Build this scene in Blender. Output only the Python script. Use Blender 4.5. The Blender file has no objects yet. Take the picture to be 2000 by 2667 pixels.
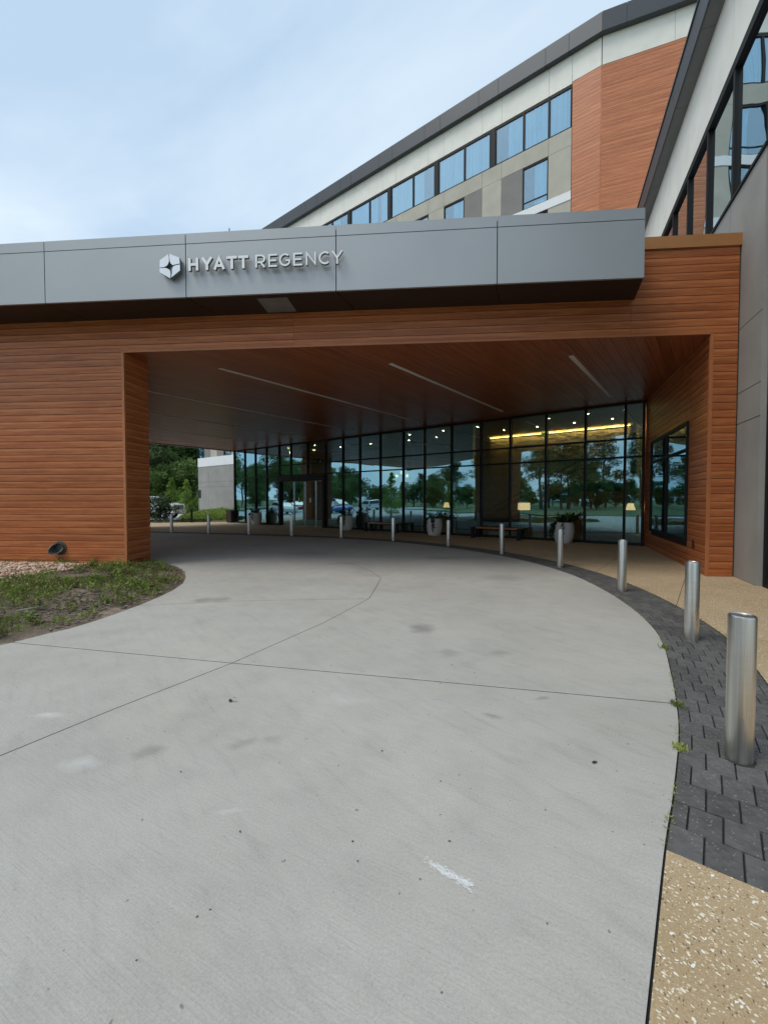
import bpy, bmesh, math, random
from mathutils import Vector, Matrix, noise
R = math.radians
random.seed(7)
scene = bpy.context.scene
col = scene.collection

# ------------------------------------------------------------------ camera
cam_d = bpy.data.cameras.new('camera'); cam = bpy.data.objects.new('camera', cam_d); col.objects.link(cam)
cam.location = (0, 0, 1.6)
cam.rotation_euler = (R(90) - math.atan(31.5/1098), 0, 0)
cam_d.sensor_fit = 'VERTICAL'; cam_d.sensor_height = 36.0; cam_d.lens = 36.0*1098/2667
cam_d.clip_start = 0.05; cam_d.clip_end = 3000
scene.camera = cam

# ------------------------------------------------------------------ sky, sun, exposure
SUN_EL, SUN_AZ = R(60), R(242)          # azimuth clockwise from +Y: behind the camera, to its left
world = bpy.data.worlds.new('World'); scene.world = world; world.use_nodes = True
wn, wl = world.node_tree.nodes, world.node_tree.links
bg = wn['Background']
sky = wn.new('ShaderNodeTexSky'); sky.sky_type = 'NISHITA'; sky.sun_disc = False
sky.sun_elevation = SUN_EL; sky.sun_rotation = SUN_AZ
sky.air_density = 1.0; sky.dust_density = 2.0; sky.ozone_density = 1.5
tc = wn.new('ShaderNodeTexCoord')
sep = wn.new('ShaderNodeSeparateXYZ'); wl.new(tc.outputs['Generated'], sep.inputs[0])
zz = wn.new('ShaderNodeMath'); zz.operation = 'ADD'; zz.inputs[1].default_value = 0.28; wl.new(sep.outputs[2], zz.inputs[0])
zm = wn.new('ShaderNodeMath'); zm.operation = 'MAXIMUM'; zm.inputs[1].default_value = 0.1; wl.new(zz.outputs[0], zm.inputs[0])
dv = wn.new('ShaderNodeVectorMath'); dv.operation = 'DIVIDE'; wl.new(tc.outputs['Generated'], dv.inputs[0])
cb = wn.new('ShaderNodeCombineXYZ')
for i in range(3): wl.new(zm.outputs[0], cb.inputs[i])
wl.new(cb.outputs[0], dv.inputs[1])
mp = wn.new('ShaderNodeMapping'); mp.inputs['Scale'].default_value = (1.0, 1.3, 0.4); mp.inputs['Rotation'].default_value = (0, 0, 0.5)
mp.inputs['Location'].default_value = (3.3, 1.2, 0)
wl.new(dv.outputs[0], mp.inputs[0])
n1 = wn.new('ShaderNodeTexNoise'); n1.inputs['Scale'].default_value = 1.1; n1.inputs['Detail'].default_value = 7; n1.inputs['Roughness'].default_value = 0.52
n1.inputs['Distortion'].default_value = 0.5
wl.new(mp.outputs[0], n1.inputs['Vector'])
cr = wn.new('ShaderNodeValToRGB'); cr.color_ramp.elements[0].position = 0.36; cr.color_ramp.elements[1].position = 0.62
cr.color_ramp.elements[0].color = (3.8, 5.0, 6.3, 1); cr.color_ramp.elements[1].color = (6.0, 6.9, 7.55, 1)
wl.new(n1.outputs['Fac'], cr.inputs[0])
mx = wn.new('ShaderNodeMixRGB'); mx.inputs[0].default_value = 0.86
wl.new(sky.outputs[0], mx.inputs[1]); wl.new(cr.outputs[0], mx.inputs[2])
wl.new(mx.outputs[0], bg.inputs['Color']); bg.inputs['Strength'].default_value = 0.098

sun_d = bpy.data.lights.new('sun', 'SUN'); sun_d.energy = 1.05; sun_d.angle = R(26); sun_d.color = (1.0, 0.95, 0.88)
sun = bpy.data.objects.new('sun', sun_d); col.objects.link(sun); sun.location = (0, 0, 60)
sd = Vector((math.sin(SUN_AZ)*math.cos(SUN_EL), math.cos(SUN_AZ)*math.cos(SUN_EL), math.sin(SUN_EL)))
sun.rotation_euler = sd.to_track_quat('Z', 'Y').to_euler()

vs = scene.view_settings
vs.view_transform = 'Standard'; vs.look = 'None'; vs.gamma = 1.0; vs.use_curve_mapping = False; vs.exposure = 0.62
cy = scene.cycles; cy.max_bounces = 9; cy.diffuse_bounces = 6; cy.glossy_bounces = 3; cy.transmission_bounces = 2; cy.transparent_max_bounces = 10; cy.sample_clamp_indirect = 5.0; cy.caustics_reflective = False; cy.caustics_refractive = False

# ------------------------------------------------------------------ frames of the place
class Frame:
    """x along the first horizontal axis, y along the second, both horizontal and right-handed"""
    def __init__(s, ang): s.a = ang; s.x = Vector((math.cos(ang), math.sin(ang), 0)); s.y = Vector((-math.sin(ang), math.cos(ang), 0))
    def p(s, x, y, z=0.0): return s.x*x + s.y*y + Vector((0, 0, z))
    def inv(s, X, Y): v = Vector((X, Y, 0)); return v.dot(s.x), v.dot(s.y)
FR = Frame(R(-4.9))      # canopy front: x along the front, y into the place
GL = Frame(R(-37.7))     # lobby glass and tower: x along the glass, y into the building
WG = Frame(R(-21.6))     # side wing: x away from the drive (lateral), y along the wing

def cross(f1, y1, f2, x2=None, y2=None):
    """point with f1.y-coordinate y1 and f2.x-coordinate x2 (or f2.y-coordinate y2)"""
    n2 = f2.x if x2 is not None else f2.y; c2 = x2 if x2 is not None else y2
    a, b, c, d = f1.y.x, f1.y.y, n2.x, n2.y; det = a*d - b*c
    return Vector(((y1*d - b*c2)/det, (a*c2 - y1*c)/det, 0))

# ------------------------------------------------------------------ mesh helpers
class MB:
    def __init__(s): s.v = []; s.f = []; s.mi = []; s.cur = 0
    def add(s, vs, fs):
        o = len(s.v); s.v.extend([tuple(v) for v in vs]); s.f.extend([tuple(i+o for i in f) for f in fs]); s.mi.extend([s.cur]*len(fs)); return s
    def box(s, x0, x1, y0, y1, z0, z1, fr=None):
        P = [(x0,y0,z0),(x1,y0,z0),(x1,y1,z0),(x0,y1,z0),(x0,y0,z1),(x1,y0,z1),(x1,y1,z1),(x0,y1,z1)]
        if fr: P = [fr.p(*q) for q in P]
        return s.add(P, [(0,3,2,1),(4,5,6,7),(0,1,5,4),(1,2,6,5),(2,3,7,6),(3,0,4,7)])
    def prism(s, pts, z0, z1):
        n = len(pts); P = [(p[0],p[1],z0) for p in pts]+[(p[0],p[1],z1) for p in pts]
        return s.add(P, [tuple(range(n-1,-1,-1)), tuple(range(n,2*n))]+[(i,(i+1)%n,n+(i+1)%n,n+i) for i in range(n)])
    def tube(s, path, rad, n=8, cap=True):
        rings = []; path = [Vector(p) for p in path]
        up = Vector((0,0,1))
        for i, p in enumerate(path):
            d = (path[min(i+1,len(path)-1)]-path[max(i-1,0)]).normalized()
            a = d.cross(up if abs(d.z) < .95 else Vector((1,0,0))).normalized(); b = d.cross(a)
            r = rad[i] if isinstance(rad,(list,tuple)) else rad
            rings.append([p + (a*math.cos(2*math.pi*k/n)+b*math.sin(2*math.pi*k/n))*r for k in range(n)])
        V = [v for r in rings for v in r]; F = []
        for i in range(len(rings)-1):
            for k in range(n): F.append((i*n+k, i*n+(k+1)%n, (i+1)*n+(k+1)%n, (i+1)*n+k))
        if cap: F += [tuple(range(n-1,-1,-1)), tuple(range((len(rings)-1)*n, len(rings)*n))]
        return s.add(V, F)
    def lathe(s, prof, n=24, c=(0,0,0)):
        V = []; F = []; m = len(prof)
        for k in range(n):
            a = 2*math.pi*k/n
            for r, z in prof: V.append((c[0]+r*math.cos(a), c[1]+r*math.sin(a), c[2]+z))
        for k in range(n):
            k2 = (k+1) % n
            for i in range(m-1): F.append((k*m+i, k2*m+i, k2*m+i+1, k*m+i+1))
        return s.add(V, F)

def put(o, parent):
    col.objects.link(o)
    if parent is not None:
        o.parent = parent
    return o
def build(name, mb, mat, parent=None, smooth=False, recalc=True, loc=None, bevel=0.0):
    me = bpy.data.meshes.new(name); base = loc if loc is not None else (parent.location if (parent is not None and parent.parent is None and parent.type == 'EMPTY') else None)
    v = mb.v
    if parent is not None:
        b = Vector((0,0,0)); q = parent
        while q is not None: b += q.location; q = q.parent
        v = [(a[0]-b.x, a[1]-b.y, a[2]-b.z) for a in v]
    me.from_pydata(v, [], mb.f)
    mats = mat if isinstance(mat, (list, tuple)) else [mat]
    for m in mats: me.materials.append(m)
    if len(mats) > 1: me.polygons.foreach_set('material_index', mb.mi)
    if recalc or bevel:
        bm = bmesh.new(); bm.from_mesh(me)
        if recalc: bmesh.ops.recalc_face_normals(bm, faces=bm.faces)
        if bevel: bmesh.ops.bevel(bm, geom=list(bm.edges), offset=bevel, segments=1, affect='EDGES', profile=.5)
        bm.to_mesh(me); bm.free()
    if smooth: me.polygons.foreach_set('use_smooth', [True]*len(me.polygons))
    o = bpy.data.objects.new(name, me)
    return put(o, parent)
def smooth_by_angle(o, ang=40):
    me = o.data; bm = bmesh.new(); bm.from_mesh(me)
    for f in bm.faces: f.smooth = True
    for e in bm.edges:
        if len(e.link_faces) == 2 and e.calc_face_angle(0) > R(ang): e.smooth = False
    bm.to_mesh(me); bm.free(); return o
def thing(name, label, cat, loc=(0,0,0), rotz=0, group=None):
    o = bpy.data.objects.new(name, None); col.objects.link(o); o.location = loc; o.rotation_euler = (0,0,rotz); o.empty_display_size = .2
    return tag(o, label, cat, group)
def tag(o, label=None, cat=None, group=None, kind=None):
    if label: o['label'] = label
    if cat: o['category'] = cat
    if group: o['group'] = group
    if kind: o['kind'] = kind
    return o
def dup(root, loc, rotz=0, label=None, scale=None):
    r = root.copy(); col.objects.link(r); r.location = loc; r.rotation_euler = (0,0,rotz)
    if scale: r.scale = scale if isinstance(scale, tuple) else (scale,)*3
    if label: r['label'] = label
    for ch in list(root.children):
        c = ch.copy(); col.objects.link(c); c.parent = r
        for gch in list(ch.children):
            d = gch.copy(); col.objects.link(d); d.parent = c
    return r
unit = {}
def cell(name, fr, x0, x1, y0, y1, z0, z1, mat, parent):
    """a box piece that shares one mesh with every other piece of its material"""
    if mat.name not in unit:
        mb = MB().box(0,1,0,1,0,1); me = bpy.data.meshes.new('piece_'+mat.name); me.from_pydata(mb.v, [], mb.f); me.materials.append(mat)
        unit[mat.name] = me
    o = bpy.data.objects.new(name, unit[mat.name])
    b = Vector((0,0,0)); q = parent
    while q is not None: b += q.location; q = q.parent
    o.location = fr.p(x0, y0, z0) - b; o.rotation_euler = (0, 0, fr.a); o.scale = (x1-x0, y1-y0, z1-z0)
    if parent is not None and parent.type == 'MESH' and parent.rotation_euler.z: raise ValueError
    return put(o, parent)
def catmull(P, per=6):
    P = [Vector(p) for p in P]; out = []
    for i in range(len(P)-1):
        a, b, c, d = P[max(i-1,0)], P[i], P[i+1], P[min(i+2,len(P)-1)]
        for k in range(per):
            t = k/per
            out.append(.5*((2*b)+(c-a)*t+(2*a-5*b+4*c-d)*t*t+(3*b-a-3*c+d)*t*t*t))
    return out+[P[-1]]
def clip(poly, n, c, keep_less=True):
    out = []
    for i in range(len(poly)):
        p, q = poly[i], poly[(i+1)%len(poly)]
        dp, dq = p.dot(n)-c, q.dot(n)-c
        if not keep_less: dp, dq = -dp, -dq
        if dp <= 0: out.append(p)
        if (dp < 0 < dq) or (dq < 0 < dp): out.append(p+(q-p)*(dp/(dp-dq)))
    return out
def inside(pt, poly):
    x, y = pt; r = False; n = len(poly); j = n-1
    for i in range(n):
        xi, yi, xj, yj = poly[i][0], poly[i][1], poly[j][0], poly[j][1]
        if (yi > y) != (yj > y) and x < (xj-xi)*(y-yi)/(yj-yi)+xi: r = not r
        j = i
    return r
def edge_dist(pt, poly):
    best = 1e9; p = Vector((pt[0], pt[1]))
    for i in range(len(poly)):
        a = Vector(poly[i][:2]); b = Vector(poly[(i+1)%len(poly)][:2]); ab = b-a
        t = max(0, min(1, (p-a).dot(ab)/max(ab.length_squared,1e-9))); best = min(best, (a+ab*t-p).length)
    return best
def inset(poly, d):
    n = len(poly); area = sum(poly[i][0]*poly[(i+1)%n][1]-poly[(i+1)%n][0]*poly[i][1] for i in range(n)); s = 1 if area > 0 else -1
    out = []
    for i in range(n):
        a, b, c = Vector(poly[i-1][:2]), Vector(poly[i][:2]), Vector(poly[(i+1)%n][:2])
        e1, e2 = (b-a).normalized(), (c-b).normalized()
        n1, n2 = Vector((-e1.y, e1.x))*s, Vector((-e2.y, e2.x))*s
        m = n1+n2
        m = m/max(m.length_squared, .4)*2*.5 if m.length > 1e-6 else n1
        k = d/max(m.normalized().dot(n1), .5)
        out.append(b+m.normalized()*k)
    return out

# ------------------------------------------------------------------ materials
class NT:
    def __init__(s, name):
        s.m = bpy.data.materials.new(name); s.m.use_nodes = True; s.n = s.m.node_tree.nodes; s.l = s.m.node_tree.links
        s.b = s.n['Principled BSDF']
    def new(s, t, **kw):
        x = s.n.new(t)
        for k, v in kw.items(): setattr(x, k, v)
        return x
    def link(s, a, b): s.l.new(a, b)
    def pos(s, scale=(1,1,1), rotz=0.0, rnd=0.0, obj=False):
        g = s.new('ShaderNodeTexCoord').outputs['Object'] if obj else s.new('ShaderNodeNewGeometry').outputs['Position']
        if rotz:
            r = s.new('ShaderNodeMapping'); r.inputs['Rotation'].default_value = (0,0,rotz); s.link(g, r.inputs[0]); g = r.outputs[0]
        if rnd:
            oi = s.new('ShaderNodeObjectInfo'); ml = s.new('ShaderNodeMath', operation='MULTIPLY'); ml.inputs[1].default_value = rnd; s.link(oi.outputs['Random'], ml.inputs[0])
            ad = s.new('ShaderNodeVectorMath', operation='ADD'); s.link(g, ad.inputs[0]); s.link(ml.outputs[0], ad.inputs[1]); g = ad.outputs[0]
        mp = s.new('ShaderNodeMapping'); mp.inputs['Scale'].default_value = scale; s.link(g, mp.inputs[0]); return mp.outputs[0]
    def noise(s, vec, sc=1.0, det=4, rough=.5, dist=0.0):
        x = s.new('ShaderNodeTexNoise'); x.inputs['Scale'].default_value = sc; x.inputs['Detail'].default_value = det; x.inputs['Roughness'].default_value = rough; x.inputs['Distortion'].default_value = dist
        s.link(vec, x.inputs['Vector']); return x.outputs['Fac']
    def ramp(s, fac, stops):
        r = s.new('ShaderNodeValToRGB'); e = r.color_ramp.elements
        while len(e) < len(stops): e.new(.5)
        for i, (p, c) in enumerate(stops): e[i].position = p; e[i].color = (c, c, c, 1) if isinstance(c, (int, float)) else (*c, 1)
        s.link(fac, r.inputs[0]); return r.outputs[0]
    def mix(s, fac, a, b, mode='MIX'):
        x = s.new('ShaderNodeMixRGB', blend_type=mode)
        for i, v in ((0, fac), (1, a), (2, b)):
            if isinstance(v, (int, float)): x.inputs[i].default_value = v if i == 0 else (v, v, v, 1)
            elif isinstance(v, tuple): x.inputs[i].default_value = (*v, 1)
            else: s.link(v, x.inputs[i])
        return x.outputs[0]
    def math(s, op, a, b=None):
        x = s.new('ShaderNodeMath', operation=op)
        for i, v in ((0, a), (1, b)):
            if v is None: continue
            if isinstance(v, (int, float)): x.inputs[i].default_value = v
            else: s.link(v, x.inputs[i])
        return x.outputs[0]
    def bump(s, h, strength=.3, dist=.01):
        x = s.new('ShaderNodeBump'); x.inputs['Strength'].default_value = strength; x.inputs['Distance'].default_value = dist; s.link(h, x.inputs['Height']); s.link(x.outputs[0], s.b.inputs['Normal']); return x
    def rnd(s): return s.new('ShaderNodeObjectInfo').outputs['Random']
    def done(s, color=None, rough=.6, metal=0.0, spec=None):
        if color is not None:
            if isinstance(color, tuple): s.b.inputs['Base Color'].default_value = (*color, 1)
            else: s.link(color, s.b.inputs['Base Color'])
        if isinstance(rough, (int, float)): s.b.inputs['Roughness'].default_value = rough
        else: s.link(rough, s.b.inputs['Roughness'])
        s.b.inputs['Metallic'].default_value = metal
        if spec is not None: s.b.inputs['Specular IOR Level'].default_value = spec
        return s.m
def plain(name, c, rough=.6, metal=0.0, var=.12, sc=3.0, spec=None, bump=0.0, bsc=60):
    t = NT(name); n = t.noise(t.pos(), sc, 4)
    k = t.ramp(n, [(.3, 1-var), (.7, 1+var)])
    cc = t.mix(1.0, c, k, 'MULTIPLY')
    if bump: t.bump(t.noise(t.pos(), bsc, 3), bump, .01)
    return t.done(cc, rough, metal, spec)
def emit(name, c, strength):
    m = bpy.data.materials.new(name); m.use_nodes = True; b = m.node_tree.nodes['Principled BSDF']
    b.inputs['Base Color'].default_value = (*c, 1); b.inputs['Emission Color'].default_value = (*c, 1); b.inputs['Emission Strength'].default_value = strength; return m

def wood(name, dark, mid, light, grain=(1.1,1.1,16), fine=(5,5,150), rotz=0.0, rough=.42, tone=.16, band=True, spec=.4):
    t = NT(name)
    a = t.noise(t.pos(grain, rotz, 37.0), 1.0, 4, .6, .6)
    b = t.noise(t.pos(fine, rotz, 11.0), 1.0, 3, .6)
    f = t.math('ADD', t.math('MULTIPLY', a, .64), t.math('MULTIPLY', b, .36))
    if band:     # the printed grain of each board runs lighter along its upper edge
        sp = t.new('ShaderNodeSeparateXYZ'); t.link(t.new('ShaderNodeTexCoord').outputs['Generated'], sp.inputs[0])
        w = t.noise(t.pos((.8,.8,.8), 0, 21.0), 1.0, 2)
        zz = t.math('ADD', sp.outputs[2], t.math('MULTIPLY', t.math('SUBTRACT', w, .5), .5))
        lift = t.ramp(zz, [(.0, -.01), (.06, 0.0), (.56, 0.0), (.74, .11), (.90, .11), (1.0, .02)])
        f = t.math('ADD', f, lift)
    c = t.ramp(f, [(.32, dark), (.5, mid), (.68, light)])
    r = t.ramp(t.rnd(), [(0, 1-tone), (1, 1+tone)])
    c = t.mix(1.0, c, r, 'MULTIPLY')
    t.bump(b, .12, .004)
    return t.done(c, rough, 0, spec)

M = {}
M['plank'] = wood('plank_wood', (.27,.074,.024), (.41,.122,.040), (.56,.205,.072), (.8,.8,12), tone=.09)
M['plank_tower'] = wood('tower_wood', (.36,.112,.048), (.49,.165,.068), (.60,.24,.105), (.7,.7,9), (4,4,60), tone=.08)
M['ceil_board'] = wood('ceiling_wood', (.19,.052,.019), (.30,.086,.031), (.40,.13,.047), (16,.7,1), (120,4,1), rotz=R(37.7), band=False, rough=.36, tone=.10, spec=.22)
M['trim_wood'] = plain('corner_trim_paint', (.47,.17,.065), .45, var=.06)
M['wood_core'] = plain('dark_batten', (.035,.014,.008), .8)
M['bench_wood'] = wood('bench_wood', (.28,.10,.04), (.45,.18,.075), (.58,.26,.12), (1.2,1.2,20), (6,6,200), rotz=0, band=False)
M['fascia'] = plain('grey_fascia_metal', (.40,.41,.415), .42, .45, .035, .7, bump=.03, bsc=300)
M['fascia_dark'] = plain('dark_fascia_metal', (.060,.065,.072), .45, .25, .05, .7)
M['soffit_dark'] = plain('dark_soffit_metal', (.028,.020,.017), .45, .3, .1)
M['soffit_grey'] = plain('grey_eave_soffit', (.15,.155,.15), .6, 0.0, .05)
M['vent'] = plain('grey_vent_panel', (.16,.155,.145), .6)
M['bronze'] = plain('bronze_coping', (.50,.225,.08), .42, .2, .06)
M['black'] = plain('black_frame', (.010,.0105,.012), .55, 0, .1, spec=.25)
M['dark_room'] = plain('dark_interior', (.02,.022,.024), .9)
M['stucco_white'] = plain('white_stucco', (.84,.81,.73), .9, 0, .05, 1.5, bump=.35, bsc=110)
M['stucco_beige'] = plain('beige_stucco', (.47,.44,.365), .9, 0, .07, 1.5, bump=.35, bsc=110)
M['stucco_dark'] = plain('taupe_stucco', (.235,.225,.205), .9, 0, .07, 1.5, bump=.35, bsc=110)
M['stucco_grey'] = plain('grey_stucco', (.32,.312,.29), .9, 0, .09, 1.2, bump=.5, bsc=90)
M['band_white'] = plain('white_band', (.80,.81,.80), .8, 0, .03)
M['letter'] = plain('white_letter_face', (.93,.93,.92), .35, 0, .02)
M['letter_side'] = plain('letter_return_metal', (.22,.23,.24), .4, .6, .05)
M['emblem'] = plain('silver_emblem', (.74,.76,.77), .3, .55, .05)
M['roof'] = plain('roof_membrane', (.4,.4,.4), .9)
M['lens'] = plain('white_lens', (.72,.71,.68), .5, 0, .03)
M['white_pot'] = plain('pale_fibrestone', (.70,.70,.68), .75, 0, .10, 7, bump=.2, bsc=40)
M['soil'] = plain('soil', (.05,.035,.025), .95)
def curtain_mat():
    t = NT('sheer_curtain'); a = t.noise(t.pos((17,17,.25), 0, 30.0), 1.0, 3, .6)  # shading of the folds painted into the cloth colour as upright streaks
    return t.done(t.ramp(a, [(.32, (.36,.50,.58)), (.5, (.60,.72,.78)), (.68, (.86,.92,.94))]), .9)
M['curtain'] = curtain_mat()
M['chrome'] = plain('door_pull_metal', (.6,.6,.6), .25, 1.0, .05)
M['rubber'] = plain('tyre_rubber', (.02,.02,.021), .85)
M['paint_white'] = plain('white_car_paint', (.80,.80,.80), .25, 0, .02)
M['paint_blue'] = plain('blue_car_paint', (.05,.13,.32), .25, .2, .03)
M['paint_navy'] = plain('navy_car_paint', (.03,.07,.2), .25, .2, .03)
M['paint_red'] = plain('red_car_paint', (.25,.02,.02), .25, .2, .03)
M['car_glass'] = plain('car_glass', (.015,.018,.02), .06, 0, .02, spec=.8)
M['lamp_red'] = plain('tail_lamp', (.4,.01,.01), .25)
M['lamp_clear'] = plain('head_lamp', (.75,.75,.73), .15)
M['grille'] = plain('dark_grille', (.05,.05,.052), .4, .3)
M['brown_metal'] = plain('dark_brown_metal', (.035,.02,.016), .5, .1)
M['green_sign'] = emit('exit_green', (.05,.9,.25), 1.2)
M['cove'] = emit('cove_light', (1.0,.52,.16), 30)
M['downlight'] = emit('downlight', (1.0,.76,.42), 190)
M['shade'] = emit('lamp_shade_glow', (1.0,.47,.24), 3.2)
M['globe'] = emit('globe_glow', (1.0,.72,.40), 3.0)
M['room_wall'] = plain('lobby_wall_paint', (.30,.27,.21), .8)
M['room_ceiling'] = plain('lobby_ceiling_paint', (.50,.42,.29), .8)
M['room_floor'] = plain('lobby_floor_stone', (.20,.18,.15), .3)
M['tile_white'] = plain('white_ribbed_tile', (.62,.68,.66), .5)
M['stone'] = plain('ledge_stone', (.42,.33,.22), .85, 0, .35, 9)
M['chair_cloth'] = plain('grey_upholstery', (.45,.46,.48), .9)
M['bark'] = plain('bark', (.10,.075,.055), .95, 0, .3, 8, bump=.6, bsc=25)
M['gravel_road'] = plain('far_concrete', (.42,.42,.41), .9, 0, .10, .25)

def glass(name, tint, refl, f0, f1, wob=.012, wsc=.45):
    m = bpy.data.materials.new(name); m.use_nodes = True; n, l = m.node_tree.nodes, m.node_tree.links; n.clear()
    out = n.new('ShaderNodeOutputMaterial'); ms = n.new('ShaderNodeMixShader'); tr = n.new('ShaderNodeBsdfTransparent'); gl = n.new('ShaderNodeBsdfGlossy')
    tr.inputs[0].default_value = (*tint, 1); gl.inputs['Color'].default_value = (*refl, 1); gl.inputs['Roughness'].default_value = .0
    lw = n.new('ShaderNodeLayerWeight'); lw.inputs[0].default_value = .35
    mr = n.new('ShaderNodeMapRange'); mr.inputs['To Min'].default_value = f0; mr.inputs['To Max'].default_value = f1
    l.new(lw.outputs['Facing'], mr.inputs['Value']); l.new(mr.outputs[0], ms.inputs[0])
    l.new(tr.outputs[0], ms.inputs[1]); l.new(gl.outputs[0], ms.inputs[2]); l.new(ms.outputs[0], out.inputs[0])
    g = n.new('ShaderNodeNewGeometry'); oi = n.new('ShaderNodeObjectInfo'); ad = n.new('ShaderNodeVectorMath'); ad.operation = 'ADD'
    ml = n.new('ShaderNodeMath'); ml.operation = 'MULTIPLY'; ml.inputs[1].default_value = 40; l.new(oi.outputs['Random'], ml.inputs[0])
    l.new(g.outputs['Position'], ad.inputs[0]); l.new(ml.outputs[0], ad.inputs[1])
    nz = n.new('ShaderNodeTexNoise'); nz.inputs['Scale'].default_value = wsc; nz.inputs['Detail'].default_value = 1; l.new(ad.outputs[0], nz.inputs['Vector'])
    bp = n.new('ShaderNodeBump'); bp.inputs['Strength'].default_value = 1.0; bp.inputs['Distance'].default_value = wob; l.new(nz.outputs['Fac'], bp.inputs['Height']); l.new(bp.outputs[0], gl.inputs['Normal'])
    return m
M['glass'] = glass('lobby_glass', (.50,.62,.58), (.50,.84,.98), .34, .85, .010)
M['glass_wing'] = glass('wing_glass', (.16,.22,.25), (.70,.82,.88), .60, .95, .014)
M['glass_room'] = glass('guest_room_glass', (.72,.92,1.0), (.72,.86,.96), .16, .8, .004)

def steel():
    t = NT('brushed_steel')
    a = t.noise(t.pos((.6,.6,260), 0, 9.0, obj=True), 1.0, 2, .6)
    c = t.ramp(a, [(.3, (.60,.585,.55)), (.7, (.69,.675,.64))])
    vst = t.noise(t.pos((26,26,.5), 0, 5.0, obj=True), 1.0, 3, .6)  # light and dark reflection bands painted into the steel's base colour
    c = t.mix(1.0, c, t.ramp(vst, [(.3, .66), (.55, 1.0), (.75, 1.18)]), 'MULTIPLY')
    d = t.noise(t.pos((9,9,2.0), 0, 9.0, obj=True), 1.0, 3, .5)
    r = t.ramp(d, [(.35, .27), (.7, .40)])
    t.bump(a, .05, .0015)
    return t.done(c, r, 1.0)
M['steel'] = steel()

def concrete(name, base, spots=True):
    t = NT(name)
    p = t.pos()
    big = t.noise(p, .55, 5, .55, .3); mid = t.noise(p, 3.2, 5, .6); fine = t.noise(p, 90, 3, .7)
    broom = t.noise(t.pos((3.0, 210, 1), R(28)), 1.0, 2, .6)
    c = t.ramp(big, [(.28, tuple(b*.89 for b in base)), (.5, base), (.72, tuple(b*1.08 for b in base))])
    c = t.mix(1.0, c, t.ramp(mid, [(.25, .91), (.5, 1.0), (.8, 1.05)]), 'MULTIPLY')
    c = t.mix(1.0, c, t.ramp(fine, [(.25, .84), (.5, 1.0), (.75, 1.12)]), 'MULTIPLY')
    c = t.mix(1.0, c, t.ramp(broom, [(.3, .92), (.6, 1.04)]), 'MULTIPLY')
    c = t.mix(1.0, c, t.ramp(t.noise(p, 320, 2, .6), [(.3, .88), (.7, 1.12)]), 'MULTIPLY')
    c = t.mix(1.0, c, t.ramp(t.noise(t.pos((1.0, 9.0, 1), R(52)), 1.3, 5, .65), [(.30, .92), (.45, 1.0), (.75, 1.03)]), 'MULTIPLY')
    speck = t.noise(p, 26, 2, .5)
    c = t.mix(1.0, c, t.ramp(speck, [(.245, .55), (.275, 1.0)]), 'MULTIPLY')
    warm = t.noise(p, .8, 3)
    c = t.mix(t.ramp(warm, [(.52, 0.0), (.75, .35)]), c, t.mix(1.0, c, (1.04,.97,.87), 'MULTIPLY'))
    if spots:
        warp = t.new('ShaderNodeVectorMath', operation='ADD'); t.link(p, warp.inputs[0])
        wz = t.new('ShaderNodeTexNoise'); wz.inputs['Scale'].default_value = 5; wz.inputs['Detail'].default_value = 4; t.link(p, wz.inputs['Vector'])
        sc = t.new('ShaderNodeVectorMath', operation='SCALE'); sc.inputs['Scale'].default_value = .22; t.link(wz.outputs['Color'], sc.inputs[0]); t.link(sc.outputs[0], warp.inputs[1])
        def spot(x, y, rx, ry, amt, colr):
            nonlocal c
            s1 = t.new('ShaderNodeVectorMath', operation='SUBTRACT'); t.link(warp.outputs[0], s1.inputs[0]); s1.inputs[1].default_value = (x+.11, y+.11, .11)
            s2 = t.new('ShaderNodeVectorMath', operation='MULTIPLY'); t.link(s1.outputs[0], s2.inputs[0]); s2.inputs[1].default_value = (1/rx, 1/ry, 0)
            ln = t.new('ShaderNodeVectorMath', operation='LENGTH'); t.link(s2.outputs[0], ln.inputs[0])
            f = t.ramp(ln.outputs['Value'], [(.25, amt), (1.0, 0.0)])
            c = t.mix(f, c, colr)
        dk = tuple(b*.45 for b in base)
        for x, y, rx, ry, a in [(.47,5.22,.20,.26,.62),(.68,4.37,.16,.14,.35),(1.23,4.35,.16,.12,.35),(-2.87,6.67,.20,.22,.5),(-2.62,6.72,.20,.2,.5),
                                (-1.5,2.64,.11,.10,.42),(-.93,2.71,.11,.08,.34),(-.74,2.76,.10,.08,.3),(1.26,3.37,.10,.05,.5),(.8,3.09,.10,.05,.5),
                                (-1.22,3.31,.04,.03,.8),(-1.0,10.6,.5,.4,.3),(1.6,11.6,.7,.4,.35),(2.4,8.6,.5,.5,.35),(-.2,8.9,.4,.2,.2),(-2.2,12.6,.9,.5,.3)]:
            spot(x, y, rx, ry, a, dk)
        for x, y, rx, ry, a in [(-2.5,3.09,.12,.06,.45),(-1.85,2.51,.14,.08,.35),(-.8,2.1,.10,.02,.25),(-.3,3.35,.25,.15,.18)]:
            spot(x, y, rx, ry, a, (.66,.66,.64))
    t.bump(t.math('ADD', fine, t.math('MULTIPLY', broom, .8)), .22, .004)
    return t.done(c, .88, 0, .25)
M['concrete'] = concrete('broom_concrete', (.43,.412,.372))
M['joint'] = plain('joint_filler', (.035,.033,.03), .95)

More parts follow.
